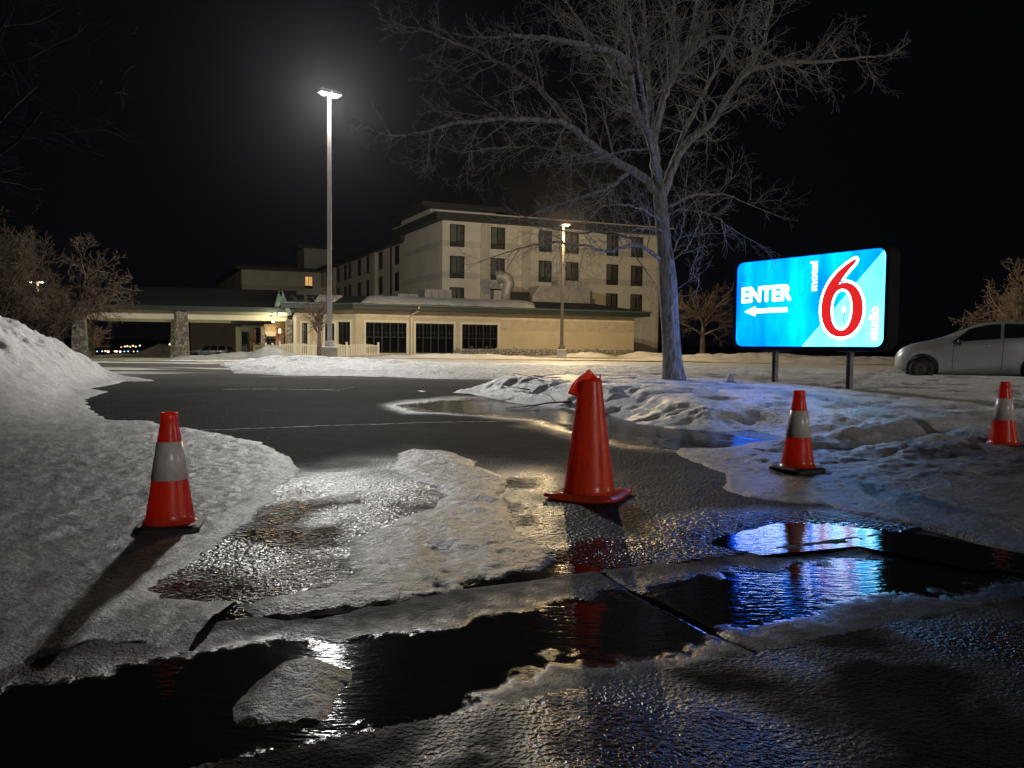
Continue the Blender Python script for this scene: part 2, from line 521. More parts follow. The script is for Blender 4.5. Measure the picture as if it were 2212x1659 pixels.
def pan_z(s, n):
    """dished pan; the slab right of the joint sits a little higher on its street side"""
    base = .006 - .030 * np.sin(np.clip(-n / PAN, 0, 1) * math.pi) ** 1.1 - .006 * np.clip(-n / PAN, 0, 1)
    up = .001 * sst(-.45, -.85, n) * (sst(-.75, .15, s) * sst(5.5, 2.2, s))
    up2 = -.016 * sst(-.6, -1.4, s) * sst(-.45, -.8, n)
    return base + up + up2 + .009 * fbm(s, n, .55, 5, 51) + .006 * fbm(s, n, .16, 4, 53) + .004 * fbm(s, n, .05, 3, 52)
for k, (s0, s1) in enumerate([(-12, -9.02), (-9, -6.02), (-6, -3.02), (-3, -.005), (.005, 3.0), (3.02, 6.0), (6.02, 9.0), (9.02, 12.0)]):
    dense = .022 if k in (3, 4) else .05
    ss = np.linspace(s0, s1, int((s1 - s0) / dense)); nn = np.linspace(-PAN, 0, int(PAN / (.020 if k in (3, 4) else .05)))
    S, N = np.meshgrid(ss, nn)
    bed = pan_z(S, N)
    Z = smax(bed, GW + 0 * S, .003)
    edge = np.minimum.reduce([S - s0, s1 - S, N + PAN, -N])
    Z = Z - .010 * np.exp(-edge / .010)
    X = J0[0] + TS[0] * S + NS[0] * N; Y = J0[1] + TS[1] * S + NS[1] * N
    ny, nx = X.shape
    top = np.stack([X, Y, Z], 2).reshape(-1, 3)
    idx = np.arange(nx * ny).reshape(ny, nx)
    b = MB(); b.v = [tuple(p) for p in (top - np.array([J0[0], J0[1], 0]))]
    b.f = [tuple(int(q) for q in r) for r in np.stack([idx[:-1, :-1].ravel(), idx[:-1, 1:].ravel(), idx[1:, 1:].ravel(), idx[1:, :-1].ravel()], 1)]
    b.sm = [True] * len(b.f)
    rim = list(idx[0, :]) + list(idx[1:, -1]) + list(idx[-1, -2::-1]) + list(idx[-2:0:-1, 0])
    n0 = len(b.v)
    b.v += [(b.v[i][0], b.v[i][1], -.15) for i in rim]
    for q in range(len(rim)):
        q2 = (q + 1) % len(rim)
        b.f.append((int(rim[q2]), int(rim[q]), n0 + q, n0 + q2)); b.sm.append(False)
    o = b.build('slab', M_CONC, gutter)
    at = o.data.attributes.new('wet', 'FLOAT', 'POINT')
    w = np.zeros(len(b.v)); w[:n0] = sst(.026, .002, bed.ravel() - GW + .006 * fbm(S.ravel(), N.ravel(), .3, 3, 55))
    w[:n0] = np.maximum(w[:n0], .25 + .5 * (sst(-.3, .4, S) * sst(4.0, 2.4, S) * (.5 + .5 * fbm(S, N, .4, 4, 58))).ravel().clip(0, 1))
    at.data.foreach_set('value', w.astype(np.float32))
    at = o.data.attributes.new('pool', 'FLOAT', 'POINT')
    w = np.zeros(len(b.v)); w[:n0] = sst(.005, -.003, bed.ravel() - GW)
    at.data.foreach_set('value', w.astype(np.float32))

# standing water: flat sheets in the dips
def sheet(name, poly, z, grow, mat_, label, cat='puddle'):
    poly = np.asarray(poly)
    c = poly.mean(0)
    out = []
    for i in range(len(poly)):
        p = poly[i]; a = poly[i - 1]; b_ = poly[(i + 1) % len(poly)]
        t = b_ - a; nrm = np.array([t[1], -t[0]]) / (np.linalg.norm(t) + 1e-9)
        if sdf(poly, np.array([p[0] + nrm[0] * .01]), np.array([p[1] + nrm[1] * .01]))[0] > 0: nrm = -nrm
        out.append(p + nrm * grow)
    b = MB(); b.v = [(p[0], p[1], z if not callable(z) else float(z(p[0], p[1]))) for p in out]
    b.f = [tuple(range(len(out)))]; b.sm = [False]
    o = b.build(name, mat_)
    return tag(o, label, cat, 'puddles on the paving', 'structure')
def zmean(poly): return float(np.mean(zg(poly[:, 0], poly[:, 1])))
def tilted(poly):
    A = np.c_[poly, np.ones(len(poly))]
    zz = z_drive(poly[:, 0], poly[:, 1])
    return zz
sheet('puddle', PUD_SIGN, zmean(PUD_SIGN) - .006, .06, M_WATER, 'blue lit puddle mirroring the sign at the driveway edge')
sheet('puddle', PUD_AMBER, lambda x, y: zg(x, y) - .008, .05, M_WATER, 'amber lit meltwater puddle at the foot of the right snow berm')
sheet('puddle', PUD_CURB, zmean(PUD_CURB) - .006, .05, M_WATER, 'thin meltwater puddle beside the central ice sheet and gutter')
# thin refrozen seams across the driveway
def seam(pts, w, label):
    c = [G(a, b) for a, b in pts]
    b = MB(); n = 60
    P_ = np.array(c)[:, :2]
    d = np.r_[0, np.cumsum(np.linalg.norm(np.diff(P_, axis=0), axis=1))]
    t = np.linspace(0, d[-1], n)
    X = np.interp(t, d, P_[:, 0]); Y = np.interp(t, d, P_[:, 1])
    Y = Y + .03 * fbm(t, t * 0, .7, 3, 8)
    vs = []
    for i in range(n):
        ww = w * (.35 + .65 * abs(math.sin(i * 1.7)) ) * (1 if (i * 7) % 11 else .3)
        for k in (-1, 1):
            y = Y[i] + k * ww
            vs.append((X[i], y, float(z_drive(np.array(X[i]), np.array(y))) + .005))
    b.add(vs, [(2 * i, 2 * i + 2, 2 * i + 3, 2 * i + 1) for i in range(n - 1)])
    o = b.build('ice_seam', M_SNOW)
    tag(o, label, 'ice seam', 'frozen seams on the driveway', 'structure')
seam([(425, 931), (560, 926), (760, 918), (900, 914), (1150, 909)], .016, 'long thin white frozen seam crossing the dark driveway')
seam([(480, 841), (600, 841), (735, 843), (765, 836)], .022, 'faint pale frozen seam farther up the dark driveway')

# ---- snow and ice
def hump(x, y, cx, cy, rx, ry, h, rot=0.0):
    c, s_ = math.cos(rot), math.sin(rot)
    u = ((x - cx) * c + (y - cy) * s_) / rx; v = (-(x - cx) * s_ + (y - cy) * c) / ry
    return h * np.exp(-(u * u + v * v))
def clumps(x, y, scale, seed):
    """lumpy relief: rounded lumps with sharp creases"""
    n = fbm(x, y, scale, 4, seed)
    return 1 - 2 * np.abs(n)

# left: icy sheet that climbs into a plowed bank
LEFT = gpoly([(-400, 1560), (-200, 1500), (0, 1447), (60, 1420), (150, 1398), (200, 1384), (240, 1384), (330, 1396), (420, 1396), (490, 1390), (560, 1365), (604, 1345), (575, 1328), (530, 1332), (512, 1304), (450, 1302), (345, 1290), (322, 1272), (390, 1225), (480, 1170), (552, 1112), (578, 1085), (600, 1052), (652, 1022), (618, 985), (560, 957), (480, 940), (430, 930), (330, 911), (243, 908), (204, 892), (180, 872), (196, 858), (232, 846), (200, 840), (262, 828), (266, 824)])
LEFT = np.vstack([LEFT, [(-7.8, 17.0), (-9.6, 18.5), (-14, 19), (-24, 18), (-24, 2), (-9, -.5)]])
def z_left(x, y):
    sd = sdf(LEFT, x, y) + .12 * fbm(x, y, .8, 3, 60) * sst(6, 9, y) + .06 * fbm(x, y, .28, 4, 61) + .03 * fbm(x, y, .07, 3, 62)
    e = np.clip(sd, 0, None)
    thick = .022 * (1 - np.exp(-e / .06)) + .05 * sst(.2, 2.0, e) * sst(3, 7, y)
    fine = (.012 * clumps(x, y, .34, 63) + .017 * fbm(x, y, .13, 5, 64, .65)) * sst(0, .2, e)
    k = (x + 7.6) / -3.4                       # plowed bank rising to the left
    bank = 1.95 * np.clip(sst(-.05, 1.6, k), 0, 1) * sst(8.6, 12.2, y) * sst(19.0, 15.5, y)
    bank = bank * (1 + .10 * fbm(x, y, 1.0, 4, 65)) + .10 * clumps(x, y, .9, 66) * sst(.05, .5, bank) + .20 * fbm(x, y, .50, 5, 67, .70) * sst(.03, .5, bank)
    bank = bank * sst(0, 1.6, e)
    shelf = .25 * sst(0, 1.2, e) * sst(-5, -8, x) * sst(6, 9, y) * sst(20, 16, y)
    rut = -.05 * np.exp(-((y - 8.6 - .10 * (x + 6) + .15 * fbm(x, x * 0, 1.5, 2, 68)) / .35) ** 2) * sst(-4, -6, x)
    s_, n_ = sn(x, y)
    g = np.where(n_ > 0, zg(x, y), np.where(n_ > -PAN, np.maximum(pan_z(s_, np.clip(n_, -PAN, 0)), GW), 0))
    return g + np.where(sd > 0, thick + fine + bank + shelf + rut, sd * .6)
def keep_left(x, y): return sdf(LEFT, x, y) > -.22
lxs = np.concatenate([np.arange(-24, -11.5, .18), np.arange(-11.5, -5.2, .05), np.arange(-5.2, -1.2, .02)]); lys = np.concatenate([np.arange(1.6, 8, .022), np.arange(8, 19.4, .05)])
def M_left():
    # plowed snow on the bank, dirty ice on the flat: the ice shows through where the sheet is thin
    m, nt, bs = nodes_of('left_snow')
    vec = position(nt)
    big = noise(nt, 2.2, 6, .68, vec); mid = noise(nt, 15, 6, .78, vec); fine = noise(nt, 42, 5, .75, vec)
    s = math_(nt, 'ADD', math_(nt, 'MULTIPLY', big.outputs['Fac'], .5), math_(nt, 'MULTIPLY', mid.outputs['Fac'], .5))
    s2 = math_(nt, 'ADD', math_(nt, 'ADD', math_(nt, 'MULTIPLY', big.outputs['Fac'], .38), math_(nt, 'MULTIPLY', mid.outputs['Fac'], .32)), math_(nt, 'MULTIPLY', fine.outputs['Fac'], .30))
    ice = ramp(nt, s2, [(.40, (.25, .249, .247)), (.48, (.088, .087, .086)), (.56, (.010, .0098, .0095))])
    sno = ramp(nt, s, [(.40, (.80, .79, .78)), (.72, (.48, .46, .43))])
    c = mixc(nt, attr(nt, 'deep'), ice.outputs['Color'], sno.outputs['Color'])
    nt.links.new(c, bs.inputs['Base Color'])
    bs.inputs['Roughness'].default_value = .40
    b1 = bump(nt, None, mid.outputs['Fac'], 1.0, .05)
    bump(nt, bs, fine.outputs['Fac'], .9, .022, b1)
    return m
left = grid_mesh('snow_bank', lxs, lys, z_left, keep_left, M_left(), {'deep': lambda x, y: sst(6.2, 11.5, y + .8 * fbm(x, y, 1.5, 3, 69)) })
tag(left, 'plowed snow bank at far left sloping into a grey icy sheet', 'snow bank', kind='structure')

def floor_z(x, y):
    s, n = sn(x, y)
    return np.where(n > 0, zg(x, y), np.where(n > -PAN, np.maximum(pan_z(s, np.clip(n, -PAN, 0)), GW), z_street(x, y)))
def ice_sheet(name, poly, H, label, res, extra=None, seed=71, e0=.07, m=None, relief=1.0):
    x0, y0 = poly.min(0) - .25; x1, y1 = poly.max(0) + .25
    def z(x, y):
        sd = sdf(poly, x, y) + relief * (.07 * fbm(x, y, .22, 4, seed, .6) + .02 * fbm(x, y, .06, 3, seed + 1))
        e = np.clip(sd, 0, None)
        th = H * (1 - np.exp(-e / e0)) + relief * (.009 * clumps(x, y, .26, seed + 2) + .016 * fbm(x, y, .11, 5, seed + 3, .65)) * sst(0, .15, e)
        if extra is not None: th = th + extra(x, y) * sst(0, .1, e)
        return floor_z(x, y) + np.where(sd > 0, th, sd * .6)
    o = grid_mesh(name, np.arange(x0, x1, res), np.arange(y0, y1, res), z, lambda x, y: sdf(poly, x, y) > -.15, m or M_ICE)
    return o
ICE = gpoly([(862, 980), (886, 972), (955, 973), (990, 984), (1015, 994), (1049, 1015), (1098, 1032), (1086, 1057), (1101, 1091), (1107, 1120), (1116, 1146), (1140, 1165), (1165, 1180), (1188, 1190), (1178, 1200), (1190, 1210), (1150, 1228), (1080, 1244), (1010, 1258), (960, 1282), (900, 1290), (750, 1322), (620, 1334), (560, 1331), (538, 1312), (560, 1300), (620, 1285), (700, 1270), (758, 1256), (770, 1230), (752, 1192), (765, 1166), (800, 1150), (870, 1120), (945, 1094), (960, 1070), (935, 1052), (900, 1042), (880, 1030), (842, 1016), (856, 1000)])
hole = G(960, 1200)
def ice_extra(x, y):
    return -hump(x, y, hole[0], hole[1], .13, .22, .03, .4) - hump(x, y, G(965, 1268)[0], G(965, 1268)[1], .10, .06, .03) + .02 * fbm(x, y, .6, 3, 80)
ice = ice_sheet('ice_sheet', ICE, .022, '', .018, ice_extra, e0=.05)
tag(ice, 'pitted grey ice sheet spreading over the driveway between the cones', 'ice sheet', kind='structure')
CHUNK = gpoly([(513, 1553), (511, 1516), (539, 1479), (580, 1442), (651, 1424), (707, 1424), (755, 1440), (748, 1467), (718, 1501), (714, 1527), (688, 1549), (632, 1568), (577, 1566)])
cc = CHUNK.mean(0)
b0 = G(650, 1530); b1_ = G(640, 1455)
ch = ice_sheet('ice_mound', CHUNK, .034, '', .008, lambda x, y: hump(x, y, b1_[0], b1_[1], .17, .12, .035, .4) - hump(x, y, b0[0], b0[1], .10, .04, .014, .35), seed=91, e0=.05, relief=.35)
tag(ch, 'small rounded mound of dirty ice alone on the wet street', 'ice mound')

# right: crusted snow over the lawn, plowed edge, tyre ruts
LAWN = gpoly([(893, 843), (945, 847), (1014, 850), (1067, 862), (1119, 871), (1188, 880), (1236, 887), (1308, 895), (1345, 903), (1375, 914), (1469, 927), (1543, 934), (1620, 928), (1700, 945), (1560, 968), (1469, 968), (1454, 976), (1494, 999), (1531, 1011), (1568, 1024), (1570, 1043), (1556, 1053), (1581, 1063), (1618, 1074), (1700, 1086), (1780, 1091), (1850, 1110), (1950, 1130), (2080, 1155), (2212, 1190), (2500, 1270)])
LAWN = np.vstack([LAWN, [(16, 10), (30, 15.5), (34, 20.5), (14, 21.5), (8.5, 18.6), (5.5, 17.8), (2, 17.0), (-.5, 16.2), (-1.6, 15.0)]])
_lz = (np.array([0, 6, 7.2, 8, 9, 10, 11, 12, 13, 14.5, 16.4, 17.4, 19, 22.]), np.array([.05, .07, .10, .13, .22, .32, .40, .47, .53, .57, .63, .56, .48, .46]))
def rutline(x, y, ax, ay, bx, by, w):
    ex, ey = bx - ax, by - ay; L = math.hypot(ex, ey)
    t = ((x - ax) * ex + (y - ay) * ey) / L / L
    d = ((x - ax) * -ey + (y - ay) * ex) / L + .12 * fbm(x, y, .9, 2, 105)
    return np.exp(-(d / w) ** 2) * sst(-.05, .1, t) * sst(1.1, .9, t)
ra, rb = G(1640, 945, .2)[:2], G(2230, 885, .3)[:2]
ra2, rb2 = G(1420, 925, .1)[:2], G(2230, 925, .25)[:2]
def z_lawn(x, y):
    sd = sdf(LAWN, x, y) + .07 * fbm(x, y, .4, 4, 101) + .02 * fbm(x, y, .1, 3, 102)
    e = np.clip(sd, 0, None)
    tgt = np.interp(y + .25 * fbm(x, y, 1.6, 3, 103), *_lz)
    base = zg(x, y)
    flat = .028 * (1 - np.exp(-e / .10))
    rise = np.clip(tgt - base - .028, 0, None) * sst(.0, 1.0 + .25 * fbm(x, y, 1.1, 3, 104), e)
    near = sst(12.5, 9.5, y)
    lump = (.035 * clumps(x, y, .9, 106) + .05 * fbm(x, y, .40, 5, 107, .62)) * sst(.1, .7, e) * (.25 + .75 * near) * sst(5.8, 8.0, y)
    edge = .06 * fbm(x, y, .45, 5, 108, .65) * np.exp(-((e - .55) / .4) ** 2) * sst(7.5, 9, y)
    foot = -.10 * np.clip(fbm(x * .6, y * 1.2, .28, 2, 109) - .12, 0, 1) * 2 * sst(9, 11, y)
    fine = .016 * fbm(x, y, .14, 5, 110, .65) * sst(0, .2, e)
    st_s, st_n = sn(x, y)
    lump = lump + (.050 * fbm(st_s * .32, st_n, .34, 5, 115, .62) + .03 * clumps(st_s * .4, st_n, .55, 116)) * sst(.15, .7, e) * sst(10.6, 8.8, y) * (.35 + .65 * sst(5.6, 7.2, y))
    ruts = -.10 * rutline(x, y, *ra, *rb, .16) - .07 * rutline(x, y, *ra2, *rb2, .14) + .05 * rutline(x, y, ra[0], ra[1] + .4, rb[0], rb[1] + .4, .16)
    return base + np.where(sd > 0, flat + rise + lump + edge + foot + fine + ruts * sst(.2, .6, e), sd * .6)
rxs = np.concatenate([np.arange(-2.2, 7.6, .03), np.arange(7.6, 13, .06), np.arange(13, 34.5, .3)]); rys = np.concatenate([np.arange(3.5, 10.5, .025), np.arange(10.5, 22, .045)])
def lawn_mat():
    m, nt, bs = nodes_of('lawn_snow')
    vec = position(nt)
    big = noise(nt, 2.2, 6, .68, vec); mid = noise(nt, 14, 5, .7, vec); fine = noise(nt, 50, 5, .7, vec)
    s = math_(nt, 'ADD', math_(nt, 'MULTIPLY', big.outputs['Fac'], .5), math_(nt, 'MULTIPLY', mid.outputs['Fac'], .5))
    s2 = math_(nt, 'ADD', math_(nt, 'ADD', math_(nt, 'MULTIPLY', big.outputs['Fac'], .38), math_(nt, 'MULTIPLY', mid.outputs['Fac'], .32)), math_(nt, 'MULTIPLY', fine.outputs['Fac'], .30))
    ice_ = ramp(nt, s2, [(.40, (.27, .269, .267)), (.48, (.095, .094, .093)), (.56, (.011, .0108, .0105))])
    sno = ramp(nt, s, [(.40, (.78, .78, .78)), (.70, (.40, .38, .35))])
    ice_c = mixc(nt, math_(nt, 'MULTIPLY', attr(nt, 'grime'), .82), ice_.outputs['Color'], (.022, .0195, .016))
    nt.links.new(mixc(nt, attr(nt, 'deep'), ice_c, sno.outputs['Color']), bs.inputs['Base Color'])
    bs.inputs['Roughness'].default_value = .36
    b1 = bump(nt, None, mid.outputs['Fac'], .9, .045)
    bump(nt, bs, fine.outputs['Fac'], .9, .022, b1)
    return m
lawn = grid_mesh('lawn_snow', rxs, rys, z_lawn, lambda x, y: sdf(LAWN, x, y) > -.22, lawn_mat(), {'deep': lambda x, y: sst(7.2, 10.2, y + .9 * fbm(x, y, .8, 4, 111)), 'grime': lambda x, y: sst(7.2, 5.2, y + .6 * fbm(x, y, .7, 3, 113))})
tag(lawn, 'crusted trampled snow over the lawn under tree and sign', 'snow', kind='structure')

# plowed ridge between the driveway and the lot
RIDGE = gpoly([(505, 806), (560, 808), (640, 812), (800, 813), (930, 818), (1150, 821), (1300, 822), (1440, 822)])
RIDGE = np.vstack([RIDGE, [(6, 19.5), (12, 20.5), (14, 24), (6, 26), (-1, 27.5), (-5, 29), (-8.5, 28), (-9.6, 25.5)]])
def z_ridge(x, y):
    sd = sdf(RIDGE, x, y) + .25 * fbm(x, y, .9, 4, 121)
    e = np.clip(sd, 0, None)
    h = .04 * (1 - np.exp(-e / .15)) + .02 * sst(.2, 1.6, e) + .04 * clumps(x, y, .9, 122) * sst(0, .8, e) + .06 * fbm(x, y, .5, 5, 126, .68) * sst(0, .6, e) + .02 * clumps(x, y, .3, 123) * sst(0, .5, e)
    h = h + hump(x, y, -7.4, 25.3, 1.6, .9, .13) * (1 + .9 * clumps(x, y, .5, 124)) + hump(x, y, -4.9, 25.2, 1.8, .8, .10) * (1 + .9 * clumps(x, y, .5, 125))
    return zg(x, y) + np.where(sd > 0, h, sd * .6)
ridge = grid_mesh('snow_ridge', np.arange(-11, 14.3, .07), np.arange(18, 29.5, .07), z_ridge, lambda x, y: sdf(RIDGE, x, y) > -.5, M_SNOW)
tag(ridge, 'bright white plowed snow ridge below the tall lamp post', 'snow ridge', kind='structure')

def pile(px, Y, rx, ry, h, label, seed, m=None, rot=0.0):
    c = P(px, 760, Y); cx, cy = c[0], c[1]; R = max(rx, ry) * 2.1
    def z(x, y):
        hh = hump(x, y, cx, cy, rx, ry, h, rot) * (1 + .35 * fbm(x, y, .9, 4, seed)) - .04
        return zg(x, y) + hh + .05 * clumps(x, y, .6, seed + 1) * sst(.02, .2, hh)
    o = grid_mesh('snow_pile', np.arange(cx - R, cx + R, .11), np.arange(cy - R, cy + R, .11), z,
                  lambda x, y: hump(x, y, cx, cy, rx, ry, h, rot) * (1 + .35 * fbm(x, y, .9, 4, seed)) > .02, m or M_SNOWFAR)
    return tag(o, label, 'snow pile', 'plowed snow piles', 'structure')
pile(585, 45, 1.3, 1.3, .72, 'pointed grey snow pile against the corner of the picket fence', 131)
pile(515, 45, 2.6, 1.3, .42, 'long low snow pile in front of the parked blue wagon', 135)
pile(425, 43, 1.8, 1.0, .25, 'low snow pile at the foot of the middle canopy pillar', 137)
pile(358, 66, 2.0, 2.0, 1.15, 'brown lit snow pile seen beyond the canopy opening', 139)
pile(275, 70, 3.0, 1.6, .35, 'thin lit snow streak beyond the canopy opening', 141)
pile(1262, 53, 2.2, .8, .30, 'low drift against the restaurant wall by the amber lamp', 143)
pile(1400, 53, 2.0, .8, .40, 'small drift at the right end of the restaurant wall', 145)
pile(1000, 44, 5.0, 1.0, .25, 'long shallow drift in the amber lit lot', 147)
pile(1640, 44, 6.0, 1.2, .45, 'long low drift far behind the lit sign', 149)
pile(1850, 40, 5.0, 1.2, .35, 'long low drift behind the silver hatchback bonnet', 151)

# ------------------------------------------------------------------ hotel
M_STUCCO = mat('hotel_stucco', (.68, .62, .48), .85, var=.10, scale=.6, bmp=.3, bscale=25)
M_STUCCO_D = mat('hotel_belt_stucco', (.54, .49, .375), .85, var=.10, scale=.6, bmp=.3, bscale=25)
M_LOWWALL = mat('restaurant_stucco', (.50, .41, .26), .85, var=.12, scale=.5, bmp=.35, bscale=18, bdist=.02)
M_LOWBAND = mat('restaurant_band', (.54, .45, .30), .85, var=.18, scale=1.2)
M_FASCIA = mat('green_fascia', (.016, .025, .019), .5, var=.15, scale=.8)
M_EAVE = mat('charcoal_eave', (.016, .018, .017), .6, var=.15, scale=.8)
M_ROOF = mat('dark_shingles', (.006, .006, .0065), .8, var=.35, scale=6, bmp=.5, bscale=14, bdist=.03)
M_TRIM = mat('cream_trim', (.62, .56, .40), .6, var=.08, scale=1.0)
M_FRAME = mat('dark_window_frame', (.009, .0085, .008), .45, var=.2)
M_GRILLE = mat('vent_grille', (.022, .021, .02), .6, var=.3, scale=20)
M_CURTAIN = mat('curtain_cloth', (.30, .28, .24), .9, var=.25, scale=3)
def glass_mat(name, base, rough):
    m, nt, bs = nodes_of(name)
    bs.inputs['Base Color'].default_value = (*base, 1); bs.inputs['Roughness'].default_value = rough
    bs.inputs['Specular IOR Level'].default_value = .6
    n = noise(nt, 1.5, 2, .5, position(nt)); bump(nt, bs, n.outputs['Fac'], .04, .02)
    MATS[name] = m
    return m
M_GLASS = glass_mat('dark_glass', (.012, .012, .014), .06)
M_CLEAR = bpy.data.materials.new('clear_pane'); M_CLEAR.use_nodes = True
_nt = M_CLEAR.node_tree; _g = _nt.nodes['Principled BSDF']
_tr = _nt.nodes.new('ShaderNodeBsdfTransparent'); _mx = _nt.nodes.new('ShaderNodeMixShader'); _fr = _nt.nodes.new('ShaderNodeFresnel')
_g.inputs['Base Color'].default_value = (0, 0, 0, 1); _g.inputs['Roughness'].default_value = .03; _tr.inputs['Color'].default_value = (.75, .78, .78, 1)
_nt.links.new(math_(_nt, 'ADD', math_(_nt, 'MULTIPLY', _fr.outputs[0], .9), .06), _mx.inputs[0]); _nt.links.new(_tr.outputs[0], _mx.inputs[1]); _nt.links.new(_g.outputs[0], _mx.inputs[2])
_nt.links.new(_mx.outputs[0], _nt.nodes['Material Output'].inputs['Surface'])
def stone_mat(name, a, b, scale):
    m, nt, bs = nodes_of(name)
    vec = position(nt)
    v = noise(nt, scale, vec=vec, typ='VORONOI'); v.feature = 'F1'
    ed = nt.nodes.new('ShaderNodeTexVoronoi'); ed.feature = 'DISTANCE_TO_EDGE'; ed.inputs['Scale'].default_value = scale; nt.links.new(vec, ed.inputs['Vector'])
    sepc = nt.nodes.new('ShaderNodeSeparateColor'); nt.links.new(v.outputs['Color'], sepc.inputs[0])
    c = ramp(nt, sepc.outputs[0], [(.1, a), (.9, b)])
    mort = ramp(nt, ed.outputs['Distance'], [(.02, .0), (.08, 1.0)])
    nt.links.new(mixc(nt, mort.outputs['Color'], (.10, .095, .085), c.outputs['Color']), bs.inputs['Base Color'])
    bs.inputs['Roughness'].default_value = .8
    bump(nt, bs, mort.outputs['Color'], .8, .04)
    MATS[name] = m
    return m
M_STONE = stone_mat('pillar_fieldstone', (.10, .09, .075), (.30, .27, .22), 5.5)
M_REDSTONE = stone_mat('entry_fieldstone', (.22, .12, .075), (.48, .28, .17), 2.6)

EF = np.array([.932, .363]); EF = EF / np.linalg.norm(EF)          # along the front walls, to the right
EL = np.array([-.443, .896]); EL = EL / np.linalg.norm(EL)         # along the side walls, away

def wall(b, o, e, s0, s1, z0, z1, openings, depth=.18):
    """wall face with real openings; outward = right of e for left-to-right walls"""
    n = (e[1], -e[0])
    ss = sorted(set([s0, s1] + [q for op in openings for q in op[:2] if s0 < q < s1]))
    zz = sorted(set([z0, z1] + [q for op in openings for q in op[2:4] if z0 < q < z1]))
    def pt(s, z, k=0.0): return (o[0] + e[0] * s + n[0] * k, o[1] + e[1] * s + n[1] * k, z)
    for i in range(len(ss) - 1):
        for j in range(len(zz) - 1):
            sm, zm = .5 * (ss[i] + ss[i + 1]), .5 * (zz[j] + zz[j + 1])
            if any(a < sm < b_ and c < zm < d for a, b_, c, d in [op[:4] for op in openings]): continue
            b.add([pt(ss[i], zz[j]), pt(ss[i + 1], zz[j]), pt(ss[i + 1], zz[j + 1]), pt(ss[i], zz[j + 1])], [(0, 1, 2, 3)])
    for a, b_, c, d in [op[:4] for op in openings]:
        q = [pt(a, c), pt(b_, c), pt(b_, d), pt(a, d), pt(a, c, -depth), pt(b_, c, -depth), pt(b_, d, -depth), pt(a, d, -depth)]
        b.add(q, [(0, 4, 5, 1), (1, 5, 6, 2), (2, 6, 7, 3), (3, 7, 4, 0), (4, 7, 6, 5)])

def hotel_window(root, base, o, e, op, rnd, lit=False):
    a, b_, c, d = op[:4]
    w, h = b_ - a, d - c
    gh = h * .24                                # lower grille of the room unit
    f = MB(); t = .07
    f.slab(o, e, a, a + t, -.16, -.02, c, d); f.slab(o, e, b_ - t, b_, -.16, -.02, c, d)
    f.slab(o, e, a + t, b_ - t, -.16, -.02, d - t, d); f.slab(o, e, a + t, b_ - t, -.16, -.03, c + gh - t, c + gh)
    f.slab(o, e, (a + b_) / 2 - .04, (a + b_) / 2 + .04, -.15, -.03, c + gh, d - t)
    win = f.build('window', M_FRAME, root, base)
    mu = MB()
    for k in (1, 2):
        z = c + gh + (h - gh) * k / 3
        mu.slab(o, e, (a + b_) / 2 + .04, b_ - t, -.135, -.115, z - .012, z + .012)
    z = (a + b_) / 2 + w * .25
    mu.slab(o, e, z - .012, z + .012, -.134, -.114, c + gh, d - t)
    mu.build('muntin', mat('window_muntin', (.14, .13, .11), .6), win, None if base is None else base)
    g = MB(); g.slab(o, e, a + t, b_ - t, -.158, -.13, c, c + gh - t)
    for k in range(5):
        z = c + (gh - t) * (k + .5) / 5
        g.slab(o, e, a + t, b_ - t, -.13, -.10, z - .012, z + .012)
    g.build('grille', M_GRILLE, win, base)
    if lit:
        m, nt, bs = nodes_of('lit_room')
        n = noise(nt, 1.6, 4, .6, position(nt)); r = ramp(nt, n.outputs['Fac'], [(.3, (.55, .24, .05)), (.6, (1, .52, .14)), (.8, (1, .72, .32))])
        nt.links.new(r.outputs['Color'], bs.inputs['Emission Color']); bs.inputs['Emission Strength'].default_value = .85
        q = MB(); q.slab(o, e, a + t, b_ - t, -.165, -.145, c + gh, d - t); q.build('pane', m, win, base)
    else:
        q = MB(); q.slab(o, e, a + t, b_ - t, -.150, -.142, c + gh, d - t); q.build('pane', M_CLEAR, win, base)
        cw = w * (.22 + .16 * rnd.random())
        for x0, x1 in ((a + t, a + t + cw * rnd.random() * .6 + .05), (b_ - t - cw, b_ - t)):
            q = MB(); q.slab(o, e, x0, x1, -.172, -.165, c + gh, d - t); q.build('curtain', M_CURTAIN, win, base)

rnd = random.Random(7)
cA = np.array([-6.6, 72.0])
hotel = empty('hotel', (cA[0], cA[1], .5))
tag(hotel, 'four storey beige stucco hotel with dark flat eaves and rows of windows', 'building')
HB = (cA[0], cA[1], .5)
FLOOR_TOPS = []
# front block, right facade
rows = [((972, 488, 536), ), ]
def op_from(o, e, x0, x1, y0, y1):
    s0, zt = hit(x0, y0, o, e); s1, _ = hit(x1, y0, o, e); _, zb = hit(x0, y1, o, e)
    return (s0, s1, zb, zt)
def d3(x): return 823 + x * .2976
def e3(y): return 439 + y * .2976
top3 = [(500, 608, 163, 325), (797, 902, 178, 338), (1147, 1243, 195, 350), (1343, 1438, 205, 360), (1640, 1727, 222, 372), (1818, 1905, 232, 390)]
opsA = [op_from(cA, EF, d3(a), d3(b), e3(c), e3(d)) for a, b, c, d in top3]
z_t = np.mean([o[3] for o in opsA]); z_b = np.mean([o[2] for o in opsA]); hh = z_t - z_b
STOREY = 2.93
sA = hit(1421, 600, cA, EF)[0]
ZT = z_t + .28
opsAll = []
for k in range(4):
    for o in opsA:
        opsAll.append((o[0], o[1], z_t - hh - STOREY * k, z_t - STOREY * k))
w = MB(); wall(w, cA, EF, 0, sA, .3, ZT, opsAll)
LA = 11.2                                      # length of the blank side wall
oA2 = cA + EL * LA
